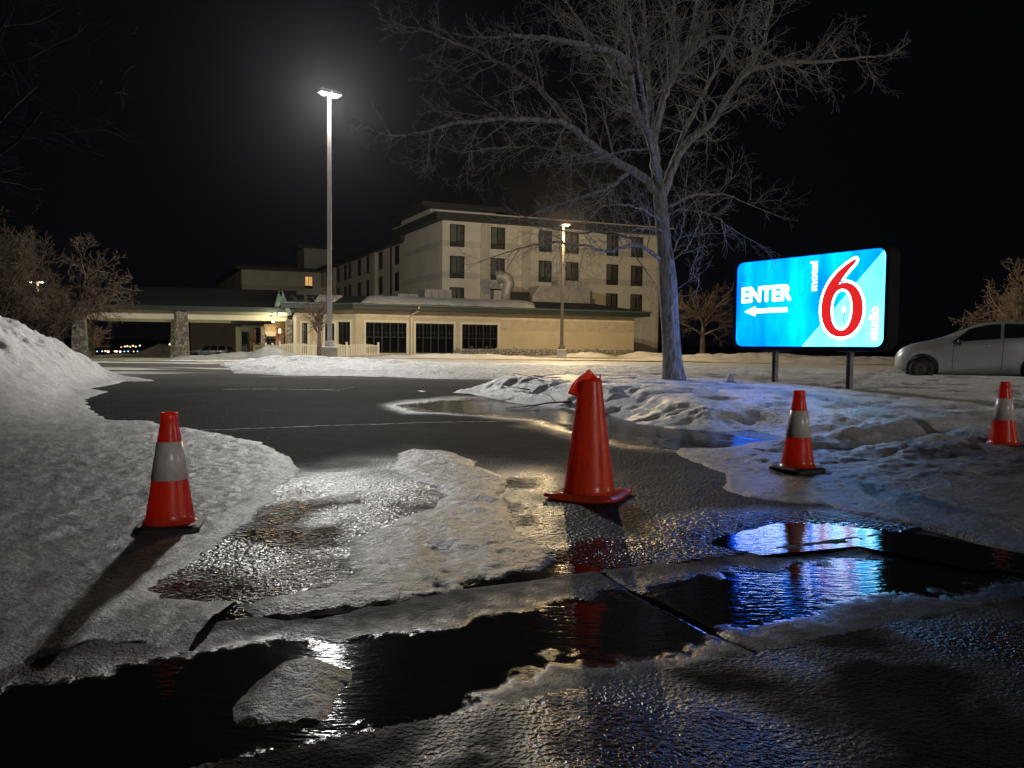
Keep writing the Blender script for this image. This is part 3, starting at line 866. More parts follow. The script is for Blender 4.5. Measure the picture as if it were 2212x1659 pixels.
w.add([(oA2[0], oA2[1], .3), (cA[0], cA[1], .3), (cA[0], cA[1], ZT), (oA2[0], oA2[1], ZT)], [(0, 1, 2, 3)])
endA = cA + EF * sA; endA2 = endA + EL * 14
w.add([(endA[0], endA[1], .3), (endA2[0], endA2[1], .3), (endA2[0], endA2[1], ZT), (endA[0], endA[1], ZT)], [(0, 1, 2, 3)])
w.build('wall', M_STUCCO, hotel, HB)
for op in opsAll[:18]: hotel_window(hotel, HB, cA, EF, op, rnd)
# belt courses and pilasters stand proud of the wall, cut around the windows
for k in range(3):
    zc = z_t - hh - STOREY * k + .30
    segs = []; s = 0.0
    for o in sorted(opsA): segs.append((s, o[0] - .02)); s = o[1] + .02
    segs.append((s, sA))
    for a, c in segs:
        b = MB(); b.slab(cA, EF, a, c, .0, .035, zc - .28, zc + .28); b.build('belt_course', M_STUCCO_D, hotel, HB)
    b = MB(); b.slab((oA2[0], oA2[1]), -EL, 0, LA, 0, .035, zc - .28, zc + .28); b.build('belt_course', M_STUCCO_D, hotel, HB)
for s0, s1 in [(hit(d3(722), 560, cA, EF)[0], hit(d3(782), 560, cA, EF)[0]), (hit(d3(1022), 560, cA, EF)[0], hit(d3(1082), 560, cA, EF)[0])]:
    b = MB(); b.slab(cA, EF, s0, s1, .036, .16, .3, ZT - .02); b.build('pilaster', M_STUCCO_D, hotel, HB)
b = MB(); b.slab(cA, EF, sA - .3, sA + .02, .02, .2, .3, ZT - 3.2); b.build('downspout', M_TRIM, hotel, HB)
# eaves: thick dark fascia on a flat roof
def offset_pt(p, du, dv): return (p[0] + EF[0] * du + EL[0] * dv, p[1] + EF[1] * du + EL[1] * dv)
roofA = [offset_pt(cA, -.9, -.9), offset_pt(endA, .9, -.9), offset_pt(endA2, .9, 1), offset_pt(oA2, -.9, .6)]
b = MB(); b.prism(roofA, ZT, ZT + .62); b.build('eave', M_EAVE, hotel, HB)
roofA2 = [offset_pt(cA, -1.05, -1.05), offset_pt(endA, 1.05, -1.05), offset_pt(endA2, 1.05, 1), offset_pt(oA2, -1.05, .75)]
b = MB(); b.prism(roofA2, ZT + .62, ZT + .72); b.build('roof_edge', M_TRIM, hotel, HB)
pA = [offset_pt(cA, .6, 5), offset_pt(cA, 7.5, 5), offset_pt(cA, 7.5, 14), offset_pt(cA, .6, 14)]
b = MB(); b.prism(pA, ZT + .7, ZT + 1.9); b.build('penthouse', M_STUCCO, hotel, HB)
pA = [offset_pt(cA, -.6, 3.8), offset_pt(cA, 8.7, 3.8), offset_pt(cA, 8.7, 15.2), offset_pt(cA, -.6, 15.2)]
b = MB(); b.prism(pA, ZT + 1.9, ZT + 2.35); b.build('penthouse_roof', M_EAVE, hotel, HB)
# connecting wing, set back and half a metre lower
oB = oA2 + EF * .5
LB = 42.0; ZB = ZT - .5
oBe = oB + EL * LB
eB = -EL                                         # left to right as seen from the lot
def d2(x): return 439 + x * .2315
def e2(y): return 439 + y * .2315
colsB = [(1785, 1828), (1637, 1672), (1522, 1558), (1440, 1473), (1352, 1378), (1312, 1335), (1247, 1270), (1085, 1110)]
opsB = []
for a, b_ in colsB:
    s0 = hit(d2(a), 600, oBe, eB)[0]; s1 = hit(d2(b_), 600, oBe, eB)[0]
    s1 = max(s1, s0 + 1.6); 
    for k in range(3): opsB.append((s0, s1, z_t - hh - STOREY * k - .3, z_t - .3 - STOREY * k))
w = MB(); wall(w, oBe, eB, 0, LB, -.5, ZB, opsB)
w.add([(oB[0], oB[1], -.5), (oA2[0], oA2[1], -.5), (oA2[0], oA2[1], ZB), (oB[0], oB[1], ZB)], [(0, 3, 2, 1)])
w.build('wall', M_STUCCO, hotel, HB)
for op in opsB: hotel_window(hotel, HB, oBe, eB, op, rnd)
for s0, s1 in [(hit(d2(1575), 600, oBe, eB)[0], hit(d2(1625), 600, oBe, eB)[0]), (hit(d2(1195), 600, oBe, eB)[0], hit(d2(1238), 600, oBe, eB)[0])]:
    b = MB(); b.slab(oBe, eB, s0, s1, 0, .35, -.5, ZB - .02); b.build('pilaster', M_STUCCO_D, hotel, HB)
b = MB(); q = hit(d2(1755), 600, oBe, eB)[0]; b.slab(oBe, eB, q, q + .25, 0, .15, -.5, ZB); b.build('downspout', M_FRAME, hotel, HB)
roofB = [offset_pt(oB, -.95, -.2), offset_pt(oB, 12, -.2), offset_pt(oBe, 12, 1), offset_pt(oBe, -.95, 1)]
b = MB(); b.prism(roofB, ZB, ZB + .55); b.build('eave', M_EAVE, hotel, HB)
# far wing across the back
LC = 11.7
oC = oBe - EF * LC
sl = hit(d2(948), 620, oC, EF)[0]; sr = hit(d2(1022), 620, oC, EF)[0]
_, zl1 = hit(d2(948), e2(680), oC, EF); _, zl0 = hit(d2(948), e2(795), oC, EF)
w = MB(); wall(w, oC, EF, 0, LC, -1, ZB, [(sl, sr, zl0, zl1)])
oC2 = oC + EL * 29
opsC = []
for a, b_ in [(160, 178), (192, 205), (218, 230), (252, 268), (318, 332)]:
    s0 = hit(d2(a), 600, oC2, -EL)[0]; s1 = max(hit(d2(b_), 600, oC2, -EL)[0], s0 + 1.5)
    if s1 > 28.8: s0, s1 = 27.0, 28.6
    opsC.append((s0, s1, z_t - hh - .3, z_t - .3))
wall(w, oC2, -EL, 0, 29, -1, ZB, opsC)
w.build('wall', M_STUCCO, hotel, HB)
hotel_window(hotel, HB, oC, EF, (sl, sr, zl0, zl1), rnd, lit=True)
for op in opsC: hotel_window(hotel, HB, oC2, -EL, op, rnd)
b = MB(); b.slab(oC, EF, 0, sl - .02, 0, .035, zl0 - .3, zl0 + .3)
b.build('belt_course', M_STUCCO_D, hotel, HB)
roofC = [offset_pt(oC, -.9, -.9), offset_pt(oBe, 12, -.9), offset_pt(oBe, 12, 30), offset_pt(oC2, -.9, 1)]
b = MB(); b.prism(roofC, ZB + .003, ZB + .553); b.build('eave', M_EAVE, hotel, HB)
q = P(657, 545, 128); q2 = P(710, 545, 130)
pC = [(q[0], q[1]), (q2[0], q2[1]), offset_pt(q2, 0, 6), offset_pt(q, 0, 6)]
b = MB(); b.prism(pC, ZB + .5, P(657, 535, 128)[2]); b.build('penthouse', M_STUCCO, hotel, HB)
q = P(644, 545, 127); q2 = P(722, 545, 129)
pC = [(q[0], q[1]), (q2[0], q2[1]), offset_pt(q2, 0, 8), offset_pt(q, 0, 8)]
b = MB(); b.prism(pC, P(657, 535.5, 128)[2], P(657, 528, 128)[2]); b.build('penthouse_roof', M_EAVE, hotel, HB)

# ------------------------------------------------------------------ restaurant: low wing in front
o0 = np.array([0.0, 60.0])
sR = hit(1369, 740, o0, EF)[0]; sLft = hit(769, 740, o0, EF)[0]
oL = o0 + EF * sLft; LL = sR - sLft
rest = empty('restaurant', (oL[0], oL[1], .4)); RB = (oL[0], oL[1], .4)
tag(rest, 'low tan stucco restaurant wing with green eaves and big dark windows', 'building')
ZS = 3.78
def opl(x0, x1, y0, y1):
    s0, zt = hit(x0, y0, oL, EF); s1, _ = hit(x1, y0, oL, EF); _, zb = hit(x0, y1, oL, EF)
    return (s0, s1, zb, zt)
opsL = [opl(790, 878, 697.5, 765), opl(898, 980, 701, 763), opl(998, 1075, 702, 762)]
opsL = [(a, b, .62, 2.86) for a, b, c, d in opsL]
w = MB(); wall(w, oL, EF, 0, LL, .2, ZS, opsL, depth=.30)
# chamfered corner and the shaded wall on towards the entry
eC1 = np.array([-EF[0] * .707 + EL[0] * .707, -EF[1] * .707 + EL[1] * .707]); eC1 /= np.linalg.norm(eC1)
oR = oL + EF * LL
def side_end(o, e, px):
    d = ray(px, 740); n = np.array([-d[1], d[0]])
    return -(o[0] * n[0] + o[1] * n[1]) / (e[0] * n[0] + e[1] * n[1])
lc1 = side_end(oL, eC1, 727)
oK = oL + eC1 * lc1
s0 = hit(731, 740, oK, -eC1)[0]; s1 = hit(757, 740, oK, -eC1)[0]
wall(w, oK, -eC1, 0, lc1, .2, ZS, [(s0, s1, 1.0, 2.86)], depth=.6)
eK = -EF
lk = side_end(oK, eK, 636)
oM = oK + eK * lk
opsK = []
for x0, x1 in ((652, 664), (702, 722)):
    a, b_ = hit(x0, 740, oM, EF)[0], hit(x1, 740, oM, EF)[0]; opsK.append((a, b_, .55, 2.75))
wall(w, oM, EF, 0, lk, .2, ZS, opsK, depth=.4)
b2 = oR + EL * 9
w.add([(oR[0], oR[1], .2), (b2[0], b2[1], .2), (b2[0], b2[1], ZS), (oR[0], oR[1], ZS)], [(0, 1, 2, 3)])
w.build('wall', M_LOWWALL, rest, RB)
bnd = MB(); bnd.slab(oL, EF, .02, LL, 0, .05, 3.25, ZS - .01); bnd.slab(oK, -eC1, 0, lc1 - .02, 0, .05, 3.25, ZS - .01); bnd.build('upper_band', M_LOWBAND, rest, RB)
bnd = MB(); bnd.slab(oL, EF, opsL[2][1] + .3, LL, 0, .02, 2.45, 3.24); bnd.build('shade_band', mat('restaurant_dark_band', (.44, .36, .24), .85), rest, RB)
for i, (a, b_, c, d) in enumerate(opsL):
    f = MB(); t = .16
    f.slab(oL, EF, a - t, a, -.02, .06, c - .1, d + t); f.slab(oL, EF, b_, b_ + t, -.02, .06, c - .1, d + t); f.slab(oL, EF, a, b_, -.02, .06, d, d + t)
    win = f.build('window', M_TRIM, rest, RB)
    g = MB()
    for k in range(6):
        s = a + (b_ - a) * k / 5
        g.slab(oL, EF, max(a, s - .045), min(b_, s + .045), -.14, -.04, c, d)
    zt = c + (d - c) * .52
    g.slab(oL, EF, a + .05, b_ - .05, -.135, -.045, zt - .03, zt + .03); g.slab(oL, EF, a + .05, b_ - .05, -.136, -.044, d - .08, d); g.slab(oL, EF, a + .05, b_ - .05, -.136, -.044, c, c + .08)
    g.build('mullion', M_FRAME, win, RB)
    q = MB(); q.slab(oL, EF, a, b_, -.11, -.10, c, d); q.build('pane', M_CLEAR, win, RB)
    q = MB(); q.slab(oL, EF, a, b_, -.29, -.27, c, d); q.build('dark_backing', mat('unlit_room', (.010, .009, .008), .9), win, RB)  # backing slab: the unlit room's shade is put into its near-black colour
    for k in range(5):
        sa = a + (b_ - a) * (k + .5) / 5; zm = c + (d - c) * .68
        q = MB(); q.slab(oL, EF, sa - .012, sa + .012, -.095, -.085, c + (d - c) * .52, d - .1); q.slab(oL, EF, a + (b_ - a) * k / 5 + .05, a + (b_ - a) * (k + 1) / 5 - .05, -.096, -.084, zm - .012, zm + .012); q.build('muntin', mat('dim_muntin', (.030, .028, .025), .6), win, RB)
    if i == 2:       # pale things standing inside the right window
        q = MB()
        for k in range(6):
            s = a + .3 + k * .42; hgt = .35 + .25 * ((k * 5) % 3) / 2
            q.slab(oL, EF, s, s + .22, -.26, -.20, c + .02, c + hgt)
        q.build('chair_backs', M_CURTAIN, win, RB)
for (o_, e_, a, b_, c, d) in [(oK, -eC1, s0, s1, 1.0, 2.86), (oM, EF, *opsK[0]), (oM, EF, *opsK[1])]:
    f = MB(); t = .14
    f.slab(o_, e_, a - t, a, -.02, .06, c - .1, d + t); f.slab(o_, e_, b_, b_ + t, -.02, .06, c - .1, d + t); f.slab(o_, e_, a, b_, -.02, .06, d, d + t)
    win = f.build('window', M_TRIM, rest, RB)
    g = MB(); 
    for k in range(4):
        s = a + (b_ - a) * k / 3
        g.slab(o_, e_, max(a, s - .03), min(b_, s + .03), -.12, -.05, c, d)
    g.build('mullion', M_FRAME, win, RB)
    q = MB(); q.slab(o_, e_, a, b_, -.15, -.14, c, d); q.build('pane', M_GLASS, win, RB)
# low roof with hipped ends: fascia, slope, flat top
def roof_ring(off, inn):
    A = offset_pt(oR, off - inn, -off + inn); B = offset_pt(oR, off - inn, 9)
    return A, B
def eave_line(k):     # k: how far in from the eave
    o = .95 - k
    nC = np.array([-eC1[1], eC1[0]]) * 1.0
    if nC[1] > 0: nC = -nC
    nF = np.array([EF[1], -EF[0]])
    pR = oR + nF * o + EF * o
    # mitre at the chamfer
    a = oL + nF * o; c_ = oK + nC * o
    det = lambda u, v: u[0] * v[1] - u[1] * v[0]
    t = det(c_ - a, eC1) / det(-EF, eC1); p1 = a - EF * t
    a2 = oM + nF * o
    t2 = det(a2 - c_, EF) / det(eC1, EF); p2 = c_ + eC1 * t2
    return [oM + nF * o - EF * 1.0, p2, p1, pR, oR + EF * o + EL * 9]
e0_, e1_ = eave_line(0), eave_line(3.6)
b = MB(); fa = MB(); gut = MB()
for i in range(4):
    p, q = e0_[i], e0_[i + 1]; p1, q1 = e1_[i], e1_[i + 1]
    b.add([(*p, 4.14), (*q, 4.14), (*q1, 4.92), (*p1, 4.92)], [(0, 1, 2, 3)])
    fa.add([(*p, ZS - .03), (*q, ZS - .03), (*q, 4.14), (*p, 4.14)], [(0, 1, 2, 3)])
    d_ = (np.array(q) - np.array(p)); d_ /= np.linalg.norm(d_)
    gut.slab(p, d_, -.05, float(np.linalg.norm(np.array(q) - np.array(p))) + .05, .0, .12, 4.06, 4.17)
    wl = [oM, oK, oL, oR, b2]
    fa.add([(*p, ZS - .03), (*wl[i], ZS - .03), (*wl[i + 1], ZS - .03), (*q, ZS - .03)], [(0, 1, 2, 3)])
top = [tuple(p) for p in e1_]; bk = [offset_pt(e1_[0], 0, 12), ]
b.add([(*p, 4.92) for p in top] + [(*offset_pt(top[-1], 0, 4), 4.92), (*offset_pt(top[0], 0, 10), 4.92)], [tuple(range(7))])
b.build('roof', M_ROOF, rest, RB)
fa.build('fascia', M_FASCIA, rest, RB); gut.build('roof_gutter', mat('green_gutter', (.055, .08, .062), .4), rest, RB)
# downspout by the first window
sdp = hit(888, 700, oL, EF)[0]
b = MB(); b.slab(oL, EF, sdp - .06, sdp + .06, .05, .17, .5, 3.3)
q = oL + EF * sdp; nF = np.array([EF[1], -EF[0]])
b.tube([(*(q + nF * .11), 3.3), (*(q + nF * .2), 3.5), (*(q + nF * .85 + EF * .35), 3.75), (*(q + nF * .98 + EF * .35), 4.1)], .06, 6)
b.build('downspout', M_TRIM, rest, RB)
# rounded stones of the base course
st = MB(); rs = random.Random(3)
s = hit(985, 760, oL, EF)[0]
ico = bmesh.new(); bmesh.ops.create_icosphere(ico, subdivisions=1, radius=1); iv = [v.co.copy() for v in ico.verts]; ifc = [[v.index for v in f.verts] for f in ico.faces]; ico.free()
while s < LL:
    z = .45
    while z < .98:
        r = rs.uniform(.09, .17)
        c_ = oL + EF * (s + rs.uniform(-.08, .08)) + nF * .06
        st.add([(c_[0] + v.x * r * 1.2, c_[1] + v.y * r * .8, z + v.z * r) for v in iv], ifc, True)
        z += r * 1.5
    s += .22
o = st.build('base_stone', mat('river_stone', (.30, .26, .20), .8, var=.5, scale=4), rest, RB); tag(o, kind='stuff')
b = MB(); b.slab(oL, EF, hit(985, 760, oL, EF)[0], LL - .02, 0, .05, .2, 1.0); b.build('base_course', mat('base_mortar', (.22, .20, .17), .9), rest, RB)
# snow lying on the low roof
def roofsnow(i, t0, t1, label, k0=.02, k1=.9, edge=6):
    p, q, p1, q1 = [np.array(v) for v in (e0_[i], e0_[i + 1], e1_[i], e1_[i + 1])]
    nu, nv = 90, 16
    v_ = []; top_ = {}
    for j in range(nv + 1):
        for m_ in range(nu + 1):
            a = t0 + (t1 - t0) * m_ / nu
            lo = k0 + .10 * (fbm(np.array(a * 30.), np.array(i * 5.), 1, 3, 201) + .6) + (.55 * sst(.84, 1.0, m_ / nu) if edge else 0)
            c = float(lo + (k1 - lo) * j / nv)
            base = (p + (q - p) * a) * (1 - c) + (p1 + (q1 - p1) * a) * c
            z = 4.14 + .78 * c
            d = min(j / nv * 3, (1 - j / nv) * 4 + .3, m_ / nu * 16, (1 - m_ / nu) * 16, 1)
            th = .22 * max(d, 0) ** .6 + .04 * float(fbm(np.array(a * 40.), np.array(c * 6.), 1, 3, 203)) * max(d, 0)
            v_.append((base[0], base[1], z + th - .02))
    b = MB(); b.v = v_
    b.f = [(j * (nu + 1) + m_, j * (nu + 1) + m_ + 1, (j + 1) * (nu + 1) + m_ + 1, (j + 1) * (nu + 1) + m_) for j in range(nv) for m_ in range(nu)]
    b.sm = [True] * len(b.f)
    o = b.build('roof_snow', M_SNOW); tag(o, label, 'snow', 'snow on the low roof', 'stuff')
fr_ = lambda px: (hit(px, 660, e0_[2], EF)[0]) / float(np.linalg.norm(np.array(e0_[3]) - np.array(e0_[2])))
roofsnow(2, fr_(775), fr_(1215), 'long lit slab of snow on the restaurant roof slope')
roofsnow(0, .62, .98, 'small rounded slab of snow on the roof left of the tall lamp', .1, .9, 0)
# roof plant: each unit a thing of its own
M_SHEET = mat('galvanised_sheet', (.36, .34, .30), .55, metal=.2, var=.2, scale=2)
def hvac(x0, x1, y0, y1, Y, dep, label, chamfer=0.0):
    p0 = P(x0, y1, Y); p1 = P(x1, y1, Y); zt = P(x0, y0, Y)[2]; zb = 4.90
    b = MB(); e = EF; L = (p1[0] - p0[0]) / EF[0]; H = zt - zb
    prof = [(0, 0), (L, 0), (L, H), (chamfer, H), (0, H * (.45 if chamfer else 1))] if chamfer else [(0, 0), (L, 0), (L, H), (0, H)]
    n = len(prof); vs = []
    for k in (0, dep):
        for s_, z in prof: vs.append((p0[0] + e[0] * s_ + EL[0] * k, p0[1] + e[1] * s_ + EL[1] * k, zb + .15 + z - .15))
    b.add(vs, [tuple(range(n)), tuple(range(2 * n - 1, n - 1, -1))] + [(i, n + i, n + (i + 1) % n, (i + 1) % n) for i in range(n)])
    r = empty('rooftop_unit', (p0[0], p0[1], zb)); base = (p0[0], p0[1], zb)
    b.build('cabinet', M_SHEET, r, base, .02)
    g = MB()
    for k in range(1, 4): g.slab(p0, e, L * k / 4 - .015, L * k / 4 + .015, .0, .03, zb + .1, zb + H * .95)
    g.slab(p0, e, L * .05, L * .95, 0, .025, zb + .05, zb + .12)
    g.build('panel_seam', M_FRAME if chamfer == 0 else M_SHEET, r, base)
    c = MB(); c.slab(p0, e, -.08, L + .08, -dep - .05, .06, zb - .04, zb + .05); c.build('curb', M_ROOF, r, base)
    tag(r, label, 'rooftop unit', 'units on the restaurant roof')
hvac(1150, 1280, 616, 648, 68, 2.0, 'long pale rooftop unit behind the amber lamp post', .7)
hvac(1205, 1274, 605, 640, 70.0, 1.2, 'tall box unit standing behind the long pale rooftop unit')
hvac(918, 974, 624, 645, 66, 1.8, 'square louvred rooftop unit under the first hotel windows')
hvac(860, 902, 634, 645, 66, 1.6, 'low flat rooftop unit left of the square louvred one')
dk = empty('exhaust_duct', tuple(P(1092, 647, 67)))
a = P(1092, 650, 67); tp = P(1100, 612, 67); md = P(1092, 600, 67); en = P(1072, 600, 67)
b = MB(); b.tube([a, P(1094, 630, 67), tp, P(1096, 603, 67), md, P(1080, 598, 67), en], [.5, .48, .48, .5, .52, .55, .6], 10)
b.build('gooseneck', M_SHEET, dk, tuple(P(1092, 647, 67)))
b = MB(); q0 = P(1067, 648, 66.5); b.slab(q0, EF, 0, 1.0, -1, 0, 4.86, P(1067, 627, 66.5)[2]); b.build('fan_box', M_SHEET, dk, tuple(P(1092, 647, 67)))
b = MB(); q0 = P(1105, 648, 66.5); b.slab(q0, EF, 0, 1.7, -1, 0, 4.87, P(1105, 630, 66.5)[2]); b.build('dark_housing', M_FRAME, dk, tuple(P(1092, 647, 67)))
tag(dk, 'gooseneck exhaust duct curving over the restaurant roof', 'exhaust duct')

# ------------------------------------------------------------------ entry canopy
cW = P(173, 772, 52); cM = P(394, 772, 53.2); cE = P(590, 772, 55)
eP = np.array([cE[0] - cW[0], cE[1] - cW[1]]); LP = np.linalg.norm(eP); eP /= LP
nP = np.array([eP[1], -eP[0]])
can = empty('entry_canopy', (cW[0], cW[1], .1)); CB = (cW[0], cW[1], .1)
tag(can, 'drive-through entry canopy with stone pillars and cream beam', 'canopy')
def pillar(c, zb):
    b = MB(); k = (c[0] - cW[0]) * eP[0] + (c[1] - cW[1]) * eP[1]
    an = math.atan2(eP[1], eP[0]) + .12
    b.box((c[0], c[1], zb + 1.7), (.95, .95, 3.6), an, .74)
    b.build('pillar', M_STONE, can, CB)
    b = MB(); b.box((c[0], c[1], zb + 3.55), (.82, .82, .14), an); b.build('pillar_cap', M_TRIM, can, CB)
zbeam0 = P(300, 688, 52.4)[2]; zbeam1 = P(300, 669, 52.4)[2]
for c in (cW, cM):
    pillar(c, zg(c[0], c[1]) - .15)
for c in (cW, cM):
    q = (c[0] + EL[0] * 7.5, c[1] + EL[1] * 7.5); pillar(q, zg(*q) - .2)
LPe = LP + 1.0
b = MB(); b.slab(cW, eP, -.35, LPe, -.25, .25, zbeam0, zbeam1); b.slab(cW, eP, -.35, LPe, -8.0, -7.5, zbeam0, zbeam1); b.slab(cW, eP, -.35, .15, -7.5, -.25, zbeam0, zbeam1)
b.build('beam', M_TRIM, can, CB)
b = MB(); b.slab(cW, eP, -.3, LPe, -7.5, -.25, zbeam1 - .08, zbeam1 - .02); b.build('soffit', M_TRIM, can, CB)
zf = zbeam1 + .32
b = MB(); b.slab(cW, eP, -1.1, LPe + .5, -8.7, .95, zbeam1, zf); b.build('fascia', M_FASCIA, can, CB)
def rp(s, k): return (cW[0] + eP[0] * s + nP[0] * k, cW[1] + eP[1] * s + nP[1] * k)
b = MB(); zr = zf + 1.55
b.add([(*rp(-1.15, 1.0), zf), (*rp(LPe + .5, 1.0), zf), (*rp(LPe + .5, -8.75), zf), (*rp(-1.15, -8.75), zf), (*rp(3.4, -3.9), zr), (*rp(LPe + .5, -3.9), zr)], [(0, 1, 5, 4), (2, 3, 4, 5), (3, 0, 4), (1, 2, 5)])
b.build('roof', M_ROOF, can, CB)
# entrance: gable, stone piers, glazed doors, wall behind
ent = empty('hotel_entrance', tuple(P(600, 770, 56))); EB = tuple(P(600, 770, 56))
tag(ent, 'hotel entrance with small green gable, stone piers and glass door', 'entrance')
gp = [P(592, 681, 54.2), P(606.5, 629.5, 54.2), P(627, 681, 54.2)]
b = MB()
bk = np.array([EL[0], EL[1], 0]) * 6
def bar(b, p, q, wd, dp):
    p = np.asarray(p); q = np.asarray(q); t = q - p; t = t / np.linalg.norm(t); u = np.array([-t[2] * 1.0, 0, t[0]]); u /= np.linalg.norm(u)
    k = np.array([EL[0], EL[1], 0]) * dp
    vs = [p - u * wd, p + u * wd, q + u * wd, q - u * wd]
    vs = vs + [v + k for v in vs]
    b.add(vs, [(0, 1, 2, 3), (7, 6, 5, 4), (0, 4, 5, 1), (1, 5, 6, 2), (2, 6, 7, 3), (3, 7, 4, 0)])
bar(b, gp[0], gp[1], .13, .4); bar(b, gp[2], gp[1] + np.array([0, 0, .0]), .14, .4)
b.build('gable_trim', mat('green_trim', (.13, .19, .15), .5), ent, EB)
b = MB(); b.add([gp[0] + bk * .04, gp[1] + bk * .04, gp[2] + bk * .04], [(0, 1, 2)]); b.build('gable_wall', M_STUCCO, ent, EB)
b = MB(); b.add([gp[0] - np.array([.2, 0, .1]), gp[1] + np.array([0, 0, .12]), gp[2] + np.array([.2, 0, -.1]), gp[0] + bk - np.array([.2, 0, .1]), gp[1] + bk + np.array([0, 0, .12]), gp[2] + bk + np.array([.2, 0, -.1])], [(0, 1, 4, 3), (1, 2, 5, 4)])
b.build('gable_roof', M_ROOF, ent, EB)
def up_box(name, x0, x1, y0, y1, Y, dep, m, extra=0):
    p = P(x0, y1, Y); q = P(x1, y1, Y); t = P(x0, y0, Y)
    b = MB(); L = (q[0] - p[0]) / EF[0]
    b.slab(p, EF, 0, L, -dep, 0, p[2] - extra, t[2])
    return b.build(name, m, ent, EB, .01)
up_box('pier', 619, 631, 690, 772, 54.5, .8, M_STONE); up_box('pier', 634, 640, 680, 772, 54.7, .7, M_STUCCO)
up_box('pier', 640.5, 656, 690, 772, 55.2, .5, M_STONE)
up_box('cream_wall', 571, 593, 700, 726, 56.5, .4, mat('cream_panel', (.66, .62, .44), .7)); up_box('door_glass', 575, 592, 727, 770, 56.6, .2, M_GLASS)
d_ = up_box('door_frame', 573, 575, 722, 770, 56.4, .12, M_FRAME); up_box('door_frame', 583, 584, 727, 770, 56.4, .12, M_FRAME); up_box('door_frame', 573, 594, 729, 731, 56.35, .12, M_FRAME)
up_box('stone_wall', 595, 614, 710, 772, 56.8, .5, M_REDSTONE); up_box('upper_wall', 594, 640, 690, 709.5, 57.2, .5, M_STUCCO)
up_box('pier', 564, 572, 705, 772, 55.8, .5, M_STONE); up_box('stone_wall', 540, 552, 712, 772, 60.5, .5, M_REDSTONE); up_box('dark_doorway', 552.5, 564, 708, 772, 61, .3, M_FRAME)
up_box('side_wall', 510, 540, 706, 772, 62.5, .5, M_STUCCO); up_box('side_window', 522, 533, 716, 760, 62.2, .12, M_GLASS); up_box('side_trim', 518.5, 521.5, 708, 772, 62.1, .2, M_TRIM)
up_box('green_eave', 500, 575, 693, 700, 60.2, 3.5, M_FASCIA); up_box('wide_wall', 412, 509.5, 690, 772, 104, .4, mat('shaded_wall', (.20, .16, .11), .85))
sc_ = up_box('wall_light', 588, 592, 692, 697, 55.2, .2, emit('entry_lamp', (1, .95, .68), 7))
# ------------------------------------------------------------------ picket fence
M_VINYL = mat('vinyl_fence', (.60, .55, .40), .55, var=.06, scale=2)
def fence(a, b_, npk, label, h=1.02):
    a = np.asarray(a); b_ = np.asarray(b_); e = (b_ - a)[:2]; L = np.linalg.norm(e); e = e / L
    z0 = float(zg(a[0], a[1])) - .05
    r = empty('picket_fence', (a[0], a[1], z0)); base = (a[0], a[1], z0)
    tag(r, label, 'fence', 'picket fences round the entrance terrace')
    npan = max(1, int(round(L / 2.4)))
    for k in range(npan + 1):
        p = MB(); s_ = L * k / npan
        p.slab(a, e, s_ - .06, s_ + .06, -.06, .06, z0, z0 + h + .06)
        q = a[:2] + e * s_
        p.box((q[0], q[1], z0 + h + .085), (.16, .16, .05), math.atan2(e[1], e[0]), .5)
        p.build('post', M_VINYL, r, base)
    for z in (.14, h - .14):
        p = MB(); p.slab(a, e, .06, L - .06, -.02, .02, z0 + z - .035, z0 + z + .035); p.build('rail', M_VINYL, r, base)
    m0 = None
    for k in range(npk):
        s_ = L * (k + .5) / npk
        t = (s_ / L * npan) % 1.0
        hh_ = h - .16 + .16 * (1 - 4 * (t - .5) ** 2)
        p = MB(); p.slab(a, e, s_ - .033, s_ + .033, .022, .045, z0 + .05, z0 + hh_); p.build('picket', M_VINYL, r, base)
f0 = P(604, 771, 51); f1 = P(817, 769, 54)
fence(f0, f1, 58, 'long cream picket fence in front of the restaurant corner')
fl = P(549, 768, 60)
fence(fl, f0, 30, 'short cream picket fence running back beside the snow pile')

# ------------------------------------------------------------------ lit sign
Lp = P(1588.8, 749.6, 14.7); Rp = P(1909, 747.4, 12.2)
eS = np.array([Rp[0] - Lp[0], Rp[1] - Lp[1]]); SW = float(np.linalg.norm(eS)); eS /= SW
nS = np.array([eS[1], -eS[0]])                     # outward, towards the street
zS0 = .5 * (Lp[2] + Rp[2]); SH = 1.57
SB = (Lp[0], Lp[1], zS0)
sign = empty('motel_sign', SB)
tag(sign, 'glowing blue motel sign reading ENTER with a big red 6', 'sign')
def sp(u, v, k=0.0): return (Lp[0] + eS[0] * u + nS[0] * k, Lp[1] + eS[1] * u + nS[1] * k, zS0 + v)
def rrect(x0, y0, x1, y1, r, n=8):
    out = []
    for cx, cy, a0 in ((x1 - r, y0 + r, -90), (x1 - r, y1 - r, 0), (x0 + r, y1 - r, 90), (x0 + r, y0 + r, 180)):
        for k in range(n + 1):
            a = math.radians(a0 + 90 * k / n); out.append((cx + r * math.cos(a), cy + r * math.sin(a)))
    return out
def plate(name, poly, k, m, parent, thick=None, k0=None):
    b = MB(); n = len(poly)
    if thick is None: b.add([sp(u, v, k) for u, v in poly], [tuple(range(n))])
    else: b.add([sp(u, v, k) for u, v in poly] + [sp(u, v, k - thick) for u, v in poly], [tuple(range(n)), tuple(range(2 * n - 1, n - 1, -1))] + [(i, n + i, n + (i + 1) % n, (i + 1) % n) for i in range(n)])
    return b.build(name, m, parent, SB)
M_CAB = mat('sign_cabinet', (.006, .0065, .008), .75, spec=.12, var=.25, scale=2.5)
plate('cabinet', rrect(-.06, -.07, SW + .06, SH + .07, .18), -.012, M_CAB, sign, .27)
